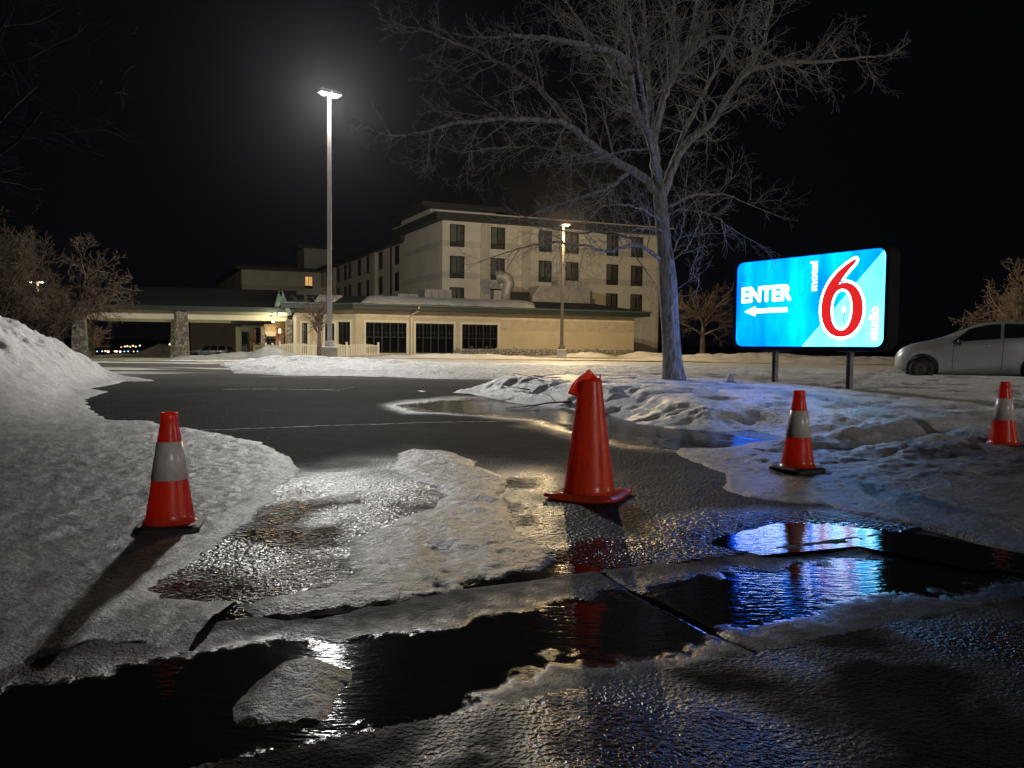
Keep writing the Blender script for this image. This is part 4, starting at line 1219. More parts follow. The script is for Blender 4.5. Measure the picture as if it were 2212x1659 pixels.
# retainer frame round the face
outer = rrect(-.062, -.072, SW + .062, SH + .072, .18); inner = rrect(0, 0, SW, SH, .14)
b = MB(); n = len(outer)
b.add([sp(u, v, .02) for u, v in outer] + [sp(u, v, .02) for u, v in inner] + [sp(u, v, -.02) for u, v in outer] + [sp(u, v, -.01) for u, v in inner],
      [(i, (i + 1) % n, n + (i + 1) % n, n + i) for i in range(n)] + [(2 * n + i, 2 * n + (i + 1) % n, (i + 1) % n, i) for i in range(n)] + [(n + i, n + (i + 1) % n, 3 * n + (i + 1) % n, 3 * n + i) for i in range(n)])
b.build('retainer', M_CAB, sign, SB)
def face_mat(name, stops, strength, tubes=True):
    """backlit plastic: tube rows behind it make it uneven"""
    m = bpy.data.materials.new(name); m.use_nodes = True
    nt = m.node_tree; nt.nodes.remove(nt.nodes['Principled BSDF'])
    n1 = noise(nt, .9, 2, .4, position(nt))
    r = ramp(nt, n1.outputs['Fac'], stops)
    dt = nt.nodes.new('ShaderNodeVectorMath'); dt.operation = 'DOT_PRODUCT'; dt.inputs[1].default_value = (eS[0], eS[1], 0)
    nt.links.new(position(nt), dt.inputs[0])
    cb = nt.nodes.new('ShaderNodeCombineXYZ'); nt.links.new(math_(nt, 'MULTIPLY', dt.outputs['Value'], 2.6), cb.inputs[0])
    sx = nt.nodes.new('ShaderNodeSeparateXYZ'); nt.links.new(position(nt), sx.inputs[0]); nt.links.new(math_(nt, 'MULTIPLY', sx.outputs[2], .35), cb.inputs[2])
    tub = noise(nt, 1.0, 3, .6, cb.outputs[0]); grit = noise(nt, 7, 4, .6, position(nt))
    k = math_(nt, 'MULTIPLY', ramp(nt, tub.outputs['Fac'], [(.32, .62), (.52, 1.0), (.66, 1.3)]).outputs['Color'], ramp(nt, grit.outputs['Fac'], [(.3, .85), (.6, 1.0)]).outputs['Color'])
    e = nt.nodes.new('ShaderNodeEmission'); nt.links.new(math_(nt, 'MULTIPLY', k, strength), e.inputs['Strength'])
    nt.links.new(r.outputs['Color'], e.inputs['Color']); nt.links.new(e.outputs[0], nt.nodes['Material Output'].inputs['Surface'])
    return m
SG = 10.0
F_BLUE = face_mat('sign_blue_face', [(.36, (0, .026, .48)), (.47, (0, .062, .50)), (.60, (.0, .082, .44))], SG)
F_CYAN = face_mat('sign_cyan_face', [(.35, (.020, .18, .45)), (.60, (.045, .30, .45))], SG)
F_WHITE = emit('sign_white', (.58, .66, .92), SG)
F_RED = emit('sign_red', (.078, .0020, .0020), SG)
face = plate('face', rrect(.002, .002, SW - .002, SH - .002, .14), -.004, F_BLUE, sign)
# pale wedge right of the diagonal
dg0, dg1 = .493 * SW, .988 * SW
wedge = [(dg0, .004)] + [p for p in rrect(.004, .004, SW - .004, SH - .004, .14)[0:9]] + [p for p in rrect(.004, .004, SW - .004, SH - .004, .14)[9:14]] + [(dg1 - .005, SH - .03)]
plate('pale_wedge', wedge, -.001, F_CYAN, sign)
# the numeral: a tapering stroke swept round a counter
def bez(p, n=24):
    out = []
    for i in range(0, len(p) - 1, 3):
        for k in range(n):
            t = k / n; a, b_, c, d = [np.array(q) for q in p[i:i + 4]]
            out.append(a * (1 - t) ** 3 + 3 * b_ * t * (1 - t) ** 2 + 3 * c * t * t * (1 - t) + d * t ** 3)
    return [tuple(q) for q in out]
def uv(u, v): return (u * SW, v * SH)
def img(x, y):
    """sign-face (u, v) from a point measured on the enlarged face picture"""
    t = (x - 250) / 1480.0; u = 1.206 * t / (1.206 * t + 1 - t)
    topy = 365 - 180 * (x - 250) / 1490.0; boty = 1190 - 10 * (x - 250) / 1480.0
    return (u * SW, (boty - y) / (boty - topy) * SH)
six_out = bez([img(*q) for q in [(1432, 308), (1440, 330), (1410, 360), (1370, 405), (1320, 465), (1290, 520), (1266, 562), (1290, 548), (1310, 541), (1335, 541), (1440, 541), (1514, 660), (1514, 800), (1514, 970), (1420, 1085), (1296, 1086), (1170, 1085), (1096, 970), (1096, 810), (1096, 620), (1200, 480), (1290, 400), (1345, 350), (1395, 318), (1415, 308), (1422, 304), (1430, 304), (1432, 308)]])
six_in = bez([img(*q) for q in [(1306, 607), (1375, 607), (1406, 700), (1406, 800), (1406, 920), (1365, 1016), (1300, 1018), (1230, 1018), (1194, 920), (1194, 820), (1194, 700), (1235, 607), (1306, 607)]])
def fill(name, loops, k, m, parent):
    cu = bpy.data.curves.new(name, 'CURVE'); cu.dimensions = '2D'; cu.fill_mode = 'BOTH'
    for lp in loops:
        s_ = cu.splines.new('POLY'); s_.points.add(len(lp) - 1)
        for pt, q in zip(s_.points, lp): pt.co = (q[0], q[1], 0, 1)
        s_.use_cyclic_u = True
    tmp = bpy.data.objects.new(name, cu); COL.objects.link(tmp)
    me = bpy.data.meshes.new_from_object(tmp.evaluated_get(bpy.context.evaluated_depsgraph_get()))
    vs = [sp(v.co.x, v.co.y, k) for v in me.vertices]; fs = [tuple(p.vertices) for p in me.polygons]
    bpy.data.objects.remove(tmp); bpy.data.curves.remove(cu)
    b = MB(); b.add(vs, fs); return b.build(name, m, parent, SB)
def grow(loop, d):
    loop = [np.array(p) for p in loop]; n = len(loop); out = []
    A = sum(loop[i][0] * loop[(i + 1) % n][1] - loop[(i + 1) % n][0] * loop[i][1] for i in range(n))
    sg = 1 if A > 0 else -1
    for i in range(n):
        t = loop[(i + 2) % n] - loop[i - 2]; t = t / (np.linalg.norm(t) + 1e-9)
        out.append(tuple(loop[i] + sg * d * np.array([t[1], -t[0]])))
    return out
six_in_s = six_in
w_out = grow(six_out, .042); w_in = grow(six_in, -.036)
fill('numeral_outline', [w_out, w_in], .003, F_WHITE, sign)
fill('numeral', [six_out, six_in], .006, F_RED, sign)
def text(body, u0, v0, width, height, rot, bold, k, name):
    cu = bpy.data.curves.new(name, 'FONT'); cu.body = body; cu.size = 1.0; cu.fill_mode = 'FRONT'
    tmp = bpy.data.objects.new(name, cu); COL.objects.link(tmp)
    me = bpy.data.meshes.new_from_object(tmp.evaluated_get(bpy.context.evaluated_depsgraph_get()))
    co = np.array([v.co[:2] for v in me.vertices]); mn, mx_ = co.min(0), co.max(0)
    co = (co - mn) / (mx_ - mn)
    if rot: q = np.c_[1 - co[:, 1], co[:, 0]]
    else: q = co
    fs = [tuple(p.vertices) for p in me.polygons]; b = MB()
    for j in range(9):
        du, dv = (0, 0) if j == 8 else (bold * math.cos(j * math.pi / 4), bold * math.sin(j * math.pi / 4))
        b.add([sp(u0 + bold + a * (width - 2 * bold) + du, v0 + bold + b_ * (height - 2 * bold) + dv, k + j * .0002) for a, b_ in q], fs)
    bpy.data.objects.remove(tmp); bpy.data.curves.remove(cu)
    b.build(name, F_WHITE, sign, SB)
text('ENTER', .041 * SW, .518 * SH, .372 * SW, .185 * SH, False, .015, .004, 'lettering_enter')
text('motel', .537 * SW, .611 * SH, .049 * SW, .318 * SH, True, .0045, .004, 'lettering_motel')
text('studio', .911 * SW, .07 * SH, .055 * SW, .338 * SH, True, .0045, .004, 'lettering_studio')
arrow = [uv(.068, .413), uv(.151, .356), uv(.151, .391), uv(.388, .394), uv(.388, .444), uv(.151, .441), uv(.151, .472)]
plate('arrow', arrow, .004, F_WHITE, sign)
# broken spot in the plastic inside the numeral
hole_ = [img(*q) for q in [(1310, 775), (1335, 780), (1345, 815), (1330, 845), (1305, 840), (1298, 805)]]
plate('broken_spot', hole_, .0045, F_WHITE, sign)
for x, y in ((1328, 860), (1318, 900), (1326, 930)):
    plate('crack_chip', [img(x - 7, y - 14), img(x + 8, y - 10), img(x + 5, y + 14), img(x - 6, y + 9)], .0045, M_CAB, sign)
# posts and mounting tabs
M_POST = mat('sign_post_steel', (.16, .155, .15), .5, metal=.3, var=.3, scale=5)
for px, py in ((1664.6, 826), (1826, 831)):
    u = hit(px, 770, Lp, eS)[0]
    b = MB(); zb = .35
    for da in (-.033, .033): b.slab(Lp, eS, u + da - .005, u + da + .005, -.18, -.09, zb, zS0 + .01)
    b.slab(Lp, eS, u - .028, u + .028, -.14, -.13, zb, zS0 + .01)
    b.build('post', M_POST, sign, SB)
    b = MB(); b.slab(Lp, eS, u - .2, u + .26, -.24, -.06, zS0 - .085, zS0 - .071); b.build('mounting_tab', M_POST, sign, SB)

# ------------------------------------------------------------------ traffic cones
def cone_mat(name, col, trans):
    m, nt, bs = nodes_of(name)
    vec = objcoord(nt)
    mp = nt.nodes.new('ShaderNodeMapping'); mp.inputs['Scale'].default_value = (1, 1, .15); nt.links.new(vec, mp.inputs['Vector'])
    n = noise(nt, 22, 5, .65, mp.outputs['Vector']); n2 = noise(nt, 9, 5, .6, vec); n3 = noise(nt, 60, 3, .6, mp.outputs['Vector'])
    c = ramp(nt, n.outputs['Fac'], [(.28, tuple(q * .45 for q in col)), (.5, col), (.8, tuple(min(1, q * 1.15 + .01) for q in col))])
    d = ramp(nt, n2.outputs['Fac'], [(.55, 0), (.75, .45)])
    nt.links.new(mixc(nt, d.outputs['Color'], c.outputs['Color'], (.05, .015, .012)), bs.inputs['Base Color'])
    rg = ramp(nt, n3.outputs['Fac'], [(.3, .22), (.7, .42)]); nt.links.new(rg.outputs['Color'], bs.inputs['Roughness'])
    bs.inputs['Coat Weight'].default_value = .4; bs.inputs['Coat Roughness'].default_value = .15
    bump(nt, bs, n3.outputs['Fac'], .12, .01)
    # thin plastic: some light passes through
    tr = nt.nodes.new('ShaderNodeBsdfTranslucent'); tr.inputs['Color'].default_value = (*[min(1, q * 1.0) for q in col], 1)
    mx = nt.nodes.new('ShaderNodeMixShader'); mx.inputs[0].default_value = trans
    nt.links.new(bs.outputs[0], mx.inputs[1]); nt.links.new(tr.outputs[0], mx.inputs[2]); nt.links.new(mx.outputs[0], nt.nodes['Material Output'].inputs['Surface'])
    return m
M_CONE = cone_mat('cone_plastic', (.97, .075, .028), .58)
M_CONE2 = cone_mat('old_cone_plastic', (.97, .135, .04), .58)
M_RUBBER = mat('black_rubber', (.012, .012, .012), .6, var=.3, scale=15, bmp=.2, bscale=50, obj=True)
M_BAND = mat('reflective_band', (.55, .50, .46), .3, var=.12, scale=30, obj=True)
def rsquare(w, r, n=5):
    return rrect(-w / 2, -w / 2, w / 2, w / 2, r, n)
def std_cone(name_label, loc, rz):
    r = empty('traffic_cone', loc, rz)
    tag(r, name_label, 'cone', 'banded traffic cones')
    b = MB(); sq = rsquare(.37, .06); sq2 = rsquare(.33, .06)
    b.add([(x, y, 0) for x, y in sq] + [(x, y, .025) for x, y in sq] + [(x, y, .04) for x, y in sq2], [tuple(range(len(sq) - 1, -1, -1)), tuple(range(2 * len(sq), 3 * len(sq)))] + [(i, (i + 1) % len(sq), len(sq) + (i + 1) % len(sq), len(sq) + i) for i in range(len(sq))] + [(len(sq) + i, len(sq) + (i + 1) % len(sq), 2 * len(sq) + (i + 1) % len(sq), 2 * len(sq) + i) for i in range(len(sq))])
    b.build('base', M_RUBBER, r)
    R = lambda z: .142 - (.142 - .046) * (z - .04) / .64
    prof = [(.158, .041), (.150, .052), (R(.06), .065)] + [(R(z), z) for z in np.linspace(.09, .655, 14)] + [(.050, .66), (.050, .70), (.044, .706), (.036, .70), (.034, .60)]
    b = MB(); b.lathe(prof, seg=40); b.build('body', M_CONE, r)
    b = MB(); b.lathe([(R(.30) + .001, .30), (R(.302) + .004, .302), (R(.528) + .004, .528), (R(.53) + .001, .53)], seg=40); b.build('reflective_band', M_BAND, r)
    return r
def gz_(x, y): return float(z_left(np.array([[x]]), np.array([[y]]))[0, 0])
def lz_(x, y): return float(z_lawn(np.array([[x]]), np.array([[y]]))[0, 0])
cL = G(368, 1128, .05); std_cone('banded red cone standing on the grey ice at left', (cL[0], cL[1], gz_(cL[0], cL[1]) - .012), .25)
cR = G(1722, 1020, .03); zR = max(lz_(cR[0] + a, cR[1] + b_) for a in (-.12, 0, .12) for b_ in (-.12, 0, .12)); cRo = std_cone('banded red cone between the torn cone and the sign', (cR[0], cR[1], zR - .02), .5)
cF = G(2166, 965, .05); std_cone('banded red cone at the far right edge of the picture', (cF[0], cF[1], lz_(cF[0], cF[1]) - .01), .1)

# torn cone: no band, split crown with a flap bent outward
cT = G(1272, 1072)
torn = empty('torn_traffic_cone', (cT[0], cT[1], float(z_drive(np.array([cT[0]]), np.array([cT[1]]))[0]) + .002), 0)
tag(torn, 'tall torn orange cone with ragged split top in the middle', 'cone')
b = MB(); n_ = 28
sq = []
for k in range(4):
    a0 = math.radians(19 + 90 * k)
    for t in np.linspace(0, 1, 7, endpoint=False):
        a1 = a0 + math.pi / 2
        p = np.array([math.cos(a0), math.sin(a0)]) * .37 * (1 - t) + np.array([math.cos(a1), math.sin(a1)]) * .37 * t
        sq.append(p)
lift = [.018 * max(0, np.linalg.norm(p) - .28) / .08 for p in sq]
N = len(sq)
vs = [(p[0], p[1], .0 + l) for p, l in zip(sq, lift)] + [(p[0] * .985, p[1] * .985, .022 + l) for p, l in zip(sq, lift)] + [(p[0] * .6, p[1] * .6, .038) for p in sq] + [(p[0] * .6, p[1] * .6, .002) for p in sq]
b.add(vs, [(i, (i + 1) % N, N + (i + 1) % N, N + i) for i in range(N)] + [(N + i, N + (i + 1) % N, 2 * N + (i + 1) % N, 2 * N + i) for i in range(N)] + [tuple(range(2 * N, 3 * N))] + [(3 * N + i, 3 * N + (i + 1) % N, (i + 1) % N, i) for i in range(N)], True)
b.build('base', M_CONE2, torn)
HT = .96
def tear(a):       # height of the ragged rim round the cone (a: 0 = right, pi/2 = back, -pi/2 = front)
    pts = [(-180, .90), (-165, .905), (-150, .915), (-120, .925), (-70, .93), (-40, .935), (-22, .95), (-8, .968), (4, .95), (25, .92), (50, .94), (75, .975), (95, 1.0), (115, .985), (140, .95), (165, .92), (180, .90)]
    return float(np.interp(math.degrees(a), [p[0] for p in pts], [p[1] for p in pts])) * HT * 1.0
seg, nz = 64, 26
vs = []; fs = []
for j in range(nz + 1):
    for k in range(seg):
        a = -math.pi + 2 * math.pi * k / seg
        t = j / nz
        z = .036 + (tear(a) - .036) * t
        rr = .198 - (.198 - .068) * z / HT
        if j == 0: rr += .012
        rr *= 1 + .03 * math.sin(2 * a + 1) * t + .012 * math.sin(5 * a) * t
        # left side peels outward near the rim
        pe = max(0, math.cos(a - math.pi)) ** 2 * max(0, t - .75) / .25
        vs.append((rr * math.cos(a) - .008 * pe, rr * math.sin(a) * (1 - .12 * t), z))
for j in range(nz):
    for k in range(seg):
        k2 = (k + 1) % seg; fs.append((j * seg + k, j * seg + k2, (j + 1) * seg + k2, (j + 1) * seg + k))
b = MB(); b.add(vs, fs, True); o = b.build('body', M_CONE2, torn)
sd_ = o.modifiers.new('thick', 'SOLIDIFY'); sd_.thickness = .006; sd_.offset = -1
# flap hanging out to the left
b = MB(); vs = []; fs = []
for i, t in enumerate(np.linspace(0, 1, 9)):
    ax_, az_ = np.interp(t, [0, .33, .7, 1], [.0, -.060, -.128, -.172]), np.interp(t, [0, .33, .7, 1], [.0, -.040, -.096, -.185])
    bx_, bz_ = np.interp(t, [0, .33, .7, 1], [-.050, -.070, -.082, -.092]), np.interp(t, [0, .33, .7, 1], [-.085, -.122, -.165, -.207])
    for j, q in enumerate(np.linspace(0, 1, 7)):
        x = ax_ * (1 - q) + bx_ * q; z = HT + az_ * (1 - q) + bz_ * q
        y = (.058 - .06 * t) * (1 - q) + (.03 - .075 * t) * q + .015 * math.sin(3.1 * q)
        vs.append((x, y, z))
for i in range(8):
    for j in range(6): fs.append((i * 7 + j, i * 7 + j + 1, (i + 1) * 7 + j + 1, (i + 1) * 7 + j))
b.add(vs, fs, True); o = b.build('flap', M_CONE2, torn); sd_ = o.modifiers.new('thick', 'SOLIDIFY'); sd_.thickness = .006

# ------------------------------------------------------------------ lamp posts
M_POLE = mat('galvanised_pole', (.40, .38, .38), .5, metal=.2, var=.12, scale=2, obj=True)
M_BRONZE = mat('bronze_pole', (.10, .085, .065), .5, var=.2, scale=2, obj=True)
M_FOOT = mat('lamp_footing_concrete', (.36, .34, .29), .9, var=.2, scale=3, bmp=.3, bscale=30, obj=True)
def bulb(parent, loc, power, col, rad=.12):
    l = bpy.data.lights.new('bulb', 'POINT'); l.energy = power; l.color = col; l.shadow_soft_size = rad
    o = bpy.data.objects.new('bulb', l); COL.objects.link(o); o.parent = parent; o.location = loc
    return o
def lamp_post(name, loc, H, w, foot, heads, pole_m, label, power, col, lens_m, aim_down=1.0, cat='lamp post'):
    r = empty(name, loc); tag(r, label, cat, 'lamp posts of the lot')
    fh = foot[1]
    b = MB(); b.box((0, 0, fh / 2 - .2), (foot[0], foot[0], fh + .4), .2); b.build('footing', M_FOOT, r, None, .03)
    b = MB(); b.box((0, 0, fh + .12), (w * 2.0, w * 2.0, .24), .2, .85); b.build('base_cover', pole_m, r, None, .01)
    b = MB(); b.box((0, 0, fh + .24 + (H - fh - .24) / 2), (w, w, H - fh - .24), .2, .72); b.build('pole', pole_m, r, None, .01)
    for k, (an, out, hw) in enumerate(heads):
        dx, dy = math.cos(an), math.sin(an)
        hd = MB()
        c = (dx * out, dy * out, H + .02)
        hd.box((c[0], c[1], c[2] + .09), (hw * 1.2, hw, .16), an, .8)
        h_ = hd.build('lamp_head', pole_m, r)
        ar = MB(); ar.tube([(0, 0, H - .06), (dx * (out - hw * .55), dy * (out - hw * .55), H + .06)], .035, 6); ar.build('arm', pole_m, h_)
        ln = MB(); ln.lathe([(.001, -.10), (hw * .28, -.085), (hw * .42, -.03), (hw * .45, .0)], (c[0], c[1], c[2] + .012), 16); ln.build('lens', lens_m, h_)
        bulb(r, (c[0], c[1], c[2] - .24), power / len(heads), col)
    return r
b1p = G(712, 781)
l1 = P(712, 781, 32.0); H1 = P(709, 205, 32.0)[2] - l1[2]
LENS_W = emit('white_lamp_lens', (1, .93, .74), 60); LENS_A = emit('amber_lamp_lens', (1, .62, .22), 40)
lamp_post('lamp_post', tuple(l1), H1, .20, (.66, .62), [(math.radians(-140), .24, .34), (math.radians(35), .26, .38)], M_POLE, 'tall grey lamp post with two blazing white heads', 11800, (1, .98, .94), LENS_W)
l2 = P(1213, 774, 47.0); H2 = P(1221, 488, 47.0)[2] - l2[2]
lamp_post('lamp_post', tuple(l2), H2, .18, (.5, .55), [(math.radians(-60), .28, .5)], M_BRONZE, 'shorter dark lamp post with one amber head before the restaurant', 6300, (1, .72, .36), LENS_A)
l3 = P(84, 762, 70.0); H3 = P(84, 610, 70.0)[2] - l3[2]
lamp_post('lamp_post', (l3[0], l3[1], float(zg(l3[0], l3[1]))), P(84, 610, 70)[2] - float(zg(l3[0], l3[1])), .16, (.45, .3), [(math.radians(200), .5, .6), (math.radians(-20), .4, .6)], M_BRONZE, 'distant twin headed lamp post glowing through the left trees', 800, (1, .74, .50), LENS_W)
# lamps past the right edge: seen mirrored in the restaurant window, lighting the hatchback
for lx, ly, pw, lab in ((40, 7.5, 3600, 'amber lamp post beyond the right edge of the picture near the road'), (58, -8, 2000, 'amber lamp post farther along the road beyond the right edge'), (13, -13, 3400, 'unseen street lamp post behind the camera across the street')):  # the one behind the camera is unseen, put in for the lit cone fronts
    lamp_post('lamp_post', (lx, ly, float(zg(lx, ly)) - .05), 7.2, .16, (.45, .3), [(math.radians(150), .5, .6)], M_BRONZE, lab, pw, (1, .86, .70) if lx > 20 else (1, .97, .93), LENS_W)
# entry lights under the canopy
for px, py, Y, pw, col in ((585, 688, 53.5, 110, (1, .95, .62)), (455, 690, 55.5, 110, (.95, 1, .62)), (300, 688, 55, 100, (.95, 1, .65))):
    q = P(px, py, Y)
    r = empty('canopy_light', (q[0], q[1], zbeam1 - .10)); tag(r, {585: 'bright soffit light at the entrance end of the canopy', 455: 'soffit light over the middle bay of the canopy', 300: 'soffit light over the left bay of the canopy'}[px], 'light', 'canopy soffit lights')
    b = MB(); b.lathe([(.001, 0), (.14, 0), (.16, -.03), (.16, .02)], (0, 0, -.02), 16); b.build('housing', M_TRIM, r)
    b = MB(); b.lathe([(.001, -.045), (.12, -.04), (.13, -.03)], (0, 0, -.02), 16); b.build('lens', emit('canopy_lens', (1, .97, .7), 8), r)
    l = bpy.data.lights.new('bulb', 'POINT'); l.energy = pw; l.color = col; l.shadow_soft_size = .1
    o = bpy.data.objects.new('bulb', l); COL.objects.link(o); o.parent = r; o.location = (0, 0, -.25)
q = P(604, 715, 55.9); r = empty('wall_lantern', tuple(q)); tag(r, 'small orange lantern on the stone wall by the entrance', 'light')
b = MB(); b.box((0, 0, 0), (.14, .12, .3)); b.build('glass', emit('lantern_glass', (1, .5, .18), 6), r); b = MB(); b.box((0, 0, .18), (.2, .18, .05), 0, .5); b.box((0, 0, -.17), (.1, .1, .04)); b.build('cap', M_FRAME, r)
l = bpy.data.lights.new('bulb', 'POINT'); l.energy = 45; l.color = (1, .5, .2); l.shadow_soft_size = .08
o = bpy.data.objects.new('bulb', l); COL.objects.link(o); o.parent = r; o.location = (0, -.35, 0)

# ------------------------------------------------------------------ trees
def bark(name, col, s):
    m, nt, bs = nodes_of(name)
    vec = position(nt)
    mp = nt.nodes.new('ShaderNodeMapping'); mp.inputs['Scale'].default_value = (1, 1, .22); nt.links.new(vec, mp.inputs['Vector'])
    n = noise(nt, s, 6, .7, mp.outputs['Vector']); n2 = noise(nt, 5, 4, .6, vec)
    c = ramp(nt, n.outputs['Fac'], [(.34, tuple(q * .25 for q in col)), (.62, tuple(q * 1.4 for q in col))])
    nt.links.new(c.outputs['Color'], bs.inputs['Base Color']); bs.inputs['Roughness'].default_value = .9; bs.inputs['Specular IOR Level'].default_value = .08
    bump(nt, bs, n.outputs['Fac'], 1.0, .09)
    MATS[name] = m
    return m
M_BARK = bark('ash_bark', (.36, .345, .33), 20); M_BARK2 = bark('young_bark', (.12, .09, .07), 30); M_BARKW = bark('pale_bark', (.40, .30, .20), 30); M_BARKD = bark('dark_bark', (.004, .0038, .0038), 24); M_BARKT = bark('tan_bark', (.105, .078, .056), 30)
def smooth_line(pts, n):
    pts = np.array(pts, float); d = np.r_[0, np.cumsum(np.linalg.norm(np.diff(pts, axis=0), axis=1))]
    t = np.linspace(0, d[-1], n); out = np.stack([np.interp(t, d, pts[:, k]) for k in range(3)], 1)
    for _ in range(2): out[1:-1] = .25 * out[:-2] + .5 * out[1:-1] + .25 * out[2:]
    return out
class Twigs:
    """many thin tapering tubes, worked out a whole generation at a time"""
    def __init__(self): self.V = []; self.F = []; self.n = 0
    def tubes(self, pts, rad, sides):
        N, S = pts.shape[:2]
        t = np.empty_like(pts); t[:, 1:-1] = pts[:, 2:] - pts[:, :-2]; t[:, 0] = pts[:, 1] - pts[:, 0]; t[:, -1] = pts[:, -1] - pts[:, -2]
        t /= np.linalg.norm(t, axis=2, keepdims=True) + 1e-9
        ref = np.where(np.abs(t[:, :1, 2:3]) < .8, np.array([0, 0, 1.]), np.array([1., 0, 0]))
        ref = np.broadcast_to(ref, t.shape)
        u = ref - t * np.sum(ref * t, 2, keepdims=True); u /= np.linalg.norm(u, axis=2, keepdims=True) + 1e-9
        w = np.stack([t[..., 1] * u[..., 2] - t[..., 2] * u[..., 1], t[..., 2] * u[..., 0] - t[..., 0] * u[..., 2], t[..., 0] * u[..., 1] - t[..., 1] * u[..., 0]], 2)
        an = 2 * np.pi * np.arange(sides) / sides
        v = pts[:, :, None] + rad[:, :, None, None] * (u[:, :, None] * np.cos(an)[:, None] + w[:, :, None] * np.sin(an)[:, None])
        idx = np.arange(N * S * sides).reshape(N, S, sides) + self.n
        a = idx[:, :-1]; b_ = np.roll(idx, -1, 2)[:, :-1]; c = np.roll(idx, -1, 2)[:, 1:]; d = idx[:, 1:]
        self.F.append(np.stack([a, b_, c, d], 3).reshape(-1, 4)); self.V.append(v.reshape(-1, 3)); self.n += N * S * sides
    def grow(self, rng, p, d, L, r, level, up, droop, minr, kids, last=4):
        """p, d: (N, 3) starts and directions; L, r: (N,) lengths and radii"""
        keep = L > .12
        p, d, L, r = p[keep], d[keep], L[keep], r[keep]
        N = len(p)
        if N == 0: return
        nseg = 7 if level <= 1 else (5 if level == 2 else (4 if level == 3 else 3))
        d = d / (np.linalg.norm(d, axis=1, keepdims=True) + 1e-9)
        pts = np.empty((N, nseg + 1, 3)); pts[:, 0] = p
        for i in range(nseg):
            d = d + rng.normal(0, .17, (N, 3)); d[:, 2] += up * .10 - droop * .05 * (nseg - i)
            d /= np.linalg.norm(d, axis=1, keepdims=True)
            pts[:, i + 1] = pts[:, i] + d * (L / nseg)[:, None]
        rad = np.maximum(minr * .6, r[:, None] * (1 - .82 * np.arange(nseg + 1) / nseg)[None])
        self.tubes(pts, rad, 5 if level <= 1 else (4 if level == 2 else 3))
        if level >= last: return
        nk = kids[level]; cp, cd, cl, cr_ = [], [], [], []
        ar = np.arange(N)
        for k in range(nk):
            t = .15 + .85 * (k + rng.random(N)) / nk
            i = np.minimum((t * nseg).astype(int), nseg - 1); f = (t * nseg - i)[:, None]
            q = pts[ar, i] * (1 - f) + pts[ar, i + 1] * f
            ax = pts[ar, i + 1] - pts[ar, i]; ax /= np.linalg.norm(ax, axis=1, keepdims=True) + 1e-9
            s_ = np.cross(ax, rng.normal(0, 1, (N, 3))); s_ /= np.linalg.norm(s_, axis=1, keepdims=True) + 1e-9
            an = np.radians(rng.uniform(30, 62, N))[:, None]
            cp.append(q); cd.append(ax * np.cos(an) + s_ * np.sin(an)); cl.append(L * rng.uniform(.38, .62, N) * (1 - .35 * t)); cr_.append(np.maximum(minr, rad[ar, i] * .55))
        self.grow(rng, np.concatenate(cp), np.concatenate(cd), np.concatenate(cl), np.concatenate(cr_), level + 1, up, droop * .5, minr, kids, last)
    def build(self, name, m, parent, base):
        V = np.concatenate(self.V) - np.array(base); F = np.concatenate(self.F)
        me = bpy.data.meshes.new(name)
        me.vertices.add(len(V)); me.vertices.foreach_set('co', V.ravel())
        me.loops.add(F.size); me.loops.foreach_set('vertex_index', F.ravel())
        me.polygons.add(len(F)); me.polygons.foreach_set('loop_start', np.arange(0, F.size, 4)); me.polygons.foreach_set('loop_total', np.full(len(F), 4))
        me.polygons.foreach_set('use_smooth', np.ones(len(F), bool))
        me.update(calc_edges=True); me.materials.append(m)
        o = bpy.data.objects.new(name, me); COL.objects.link(o); o.parent = parent
        return o
KIDS = {1: 8, 2: 7, 3: 4}
YT = 14.5
rng = np.random.default_rng(11)
def TP(x, y, dy=0.0): return P(x, y, YT + dy)
tb = TP(1455, 826)
tree = empty('bare_tree', tuple(tb)); TB = tuple(tb)
tag(tree, 'large bare tree lit blue on one side beside the sign', 'tree')
b = MB()
tpts = smooth_line([TP(1457, 834), TP(1455, 818), TP(1450, 740), TP(1445, 660), TP(1442, 600), TP(1436, 540), TP(1431, 491), TP(1427, 440), TP(1424, 400)], 22)
wpx = np.interp(np.linspace(0, 1, 22), [0, .05, .12, .3, .52, .58, .7, 1], [58, 50, 42, 38, 40, 37, 31, 29])
vs = []
b.tube(tpts, [w_ / 2 * YT / FPX for w_ in wpx], 20)
b2m = bmesh.new()
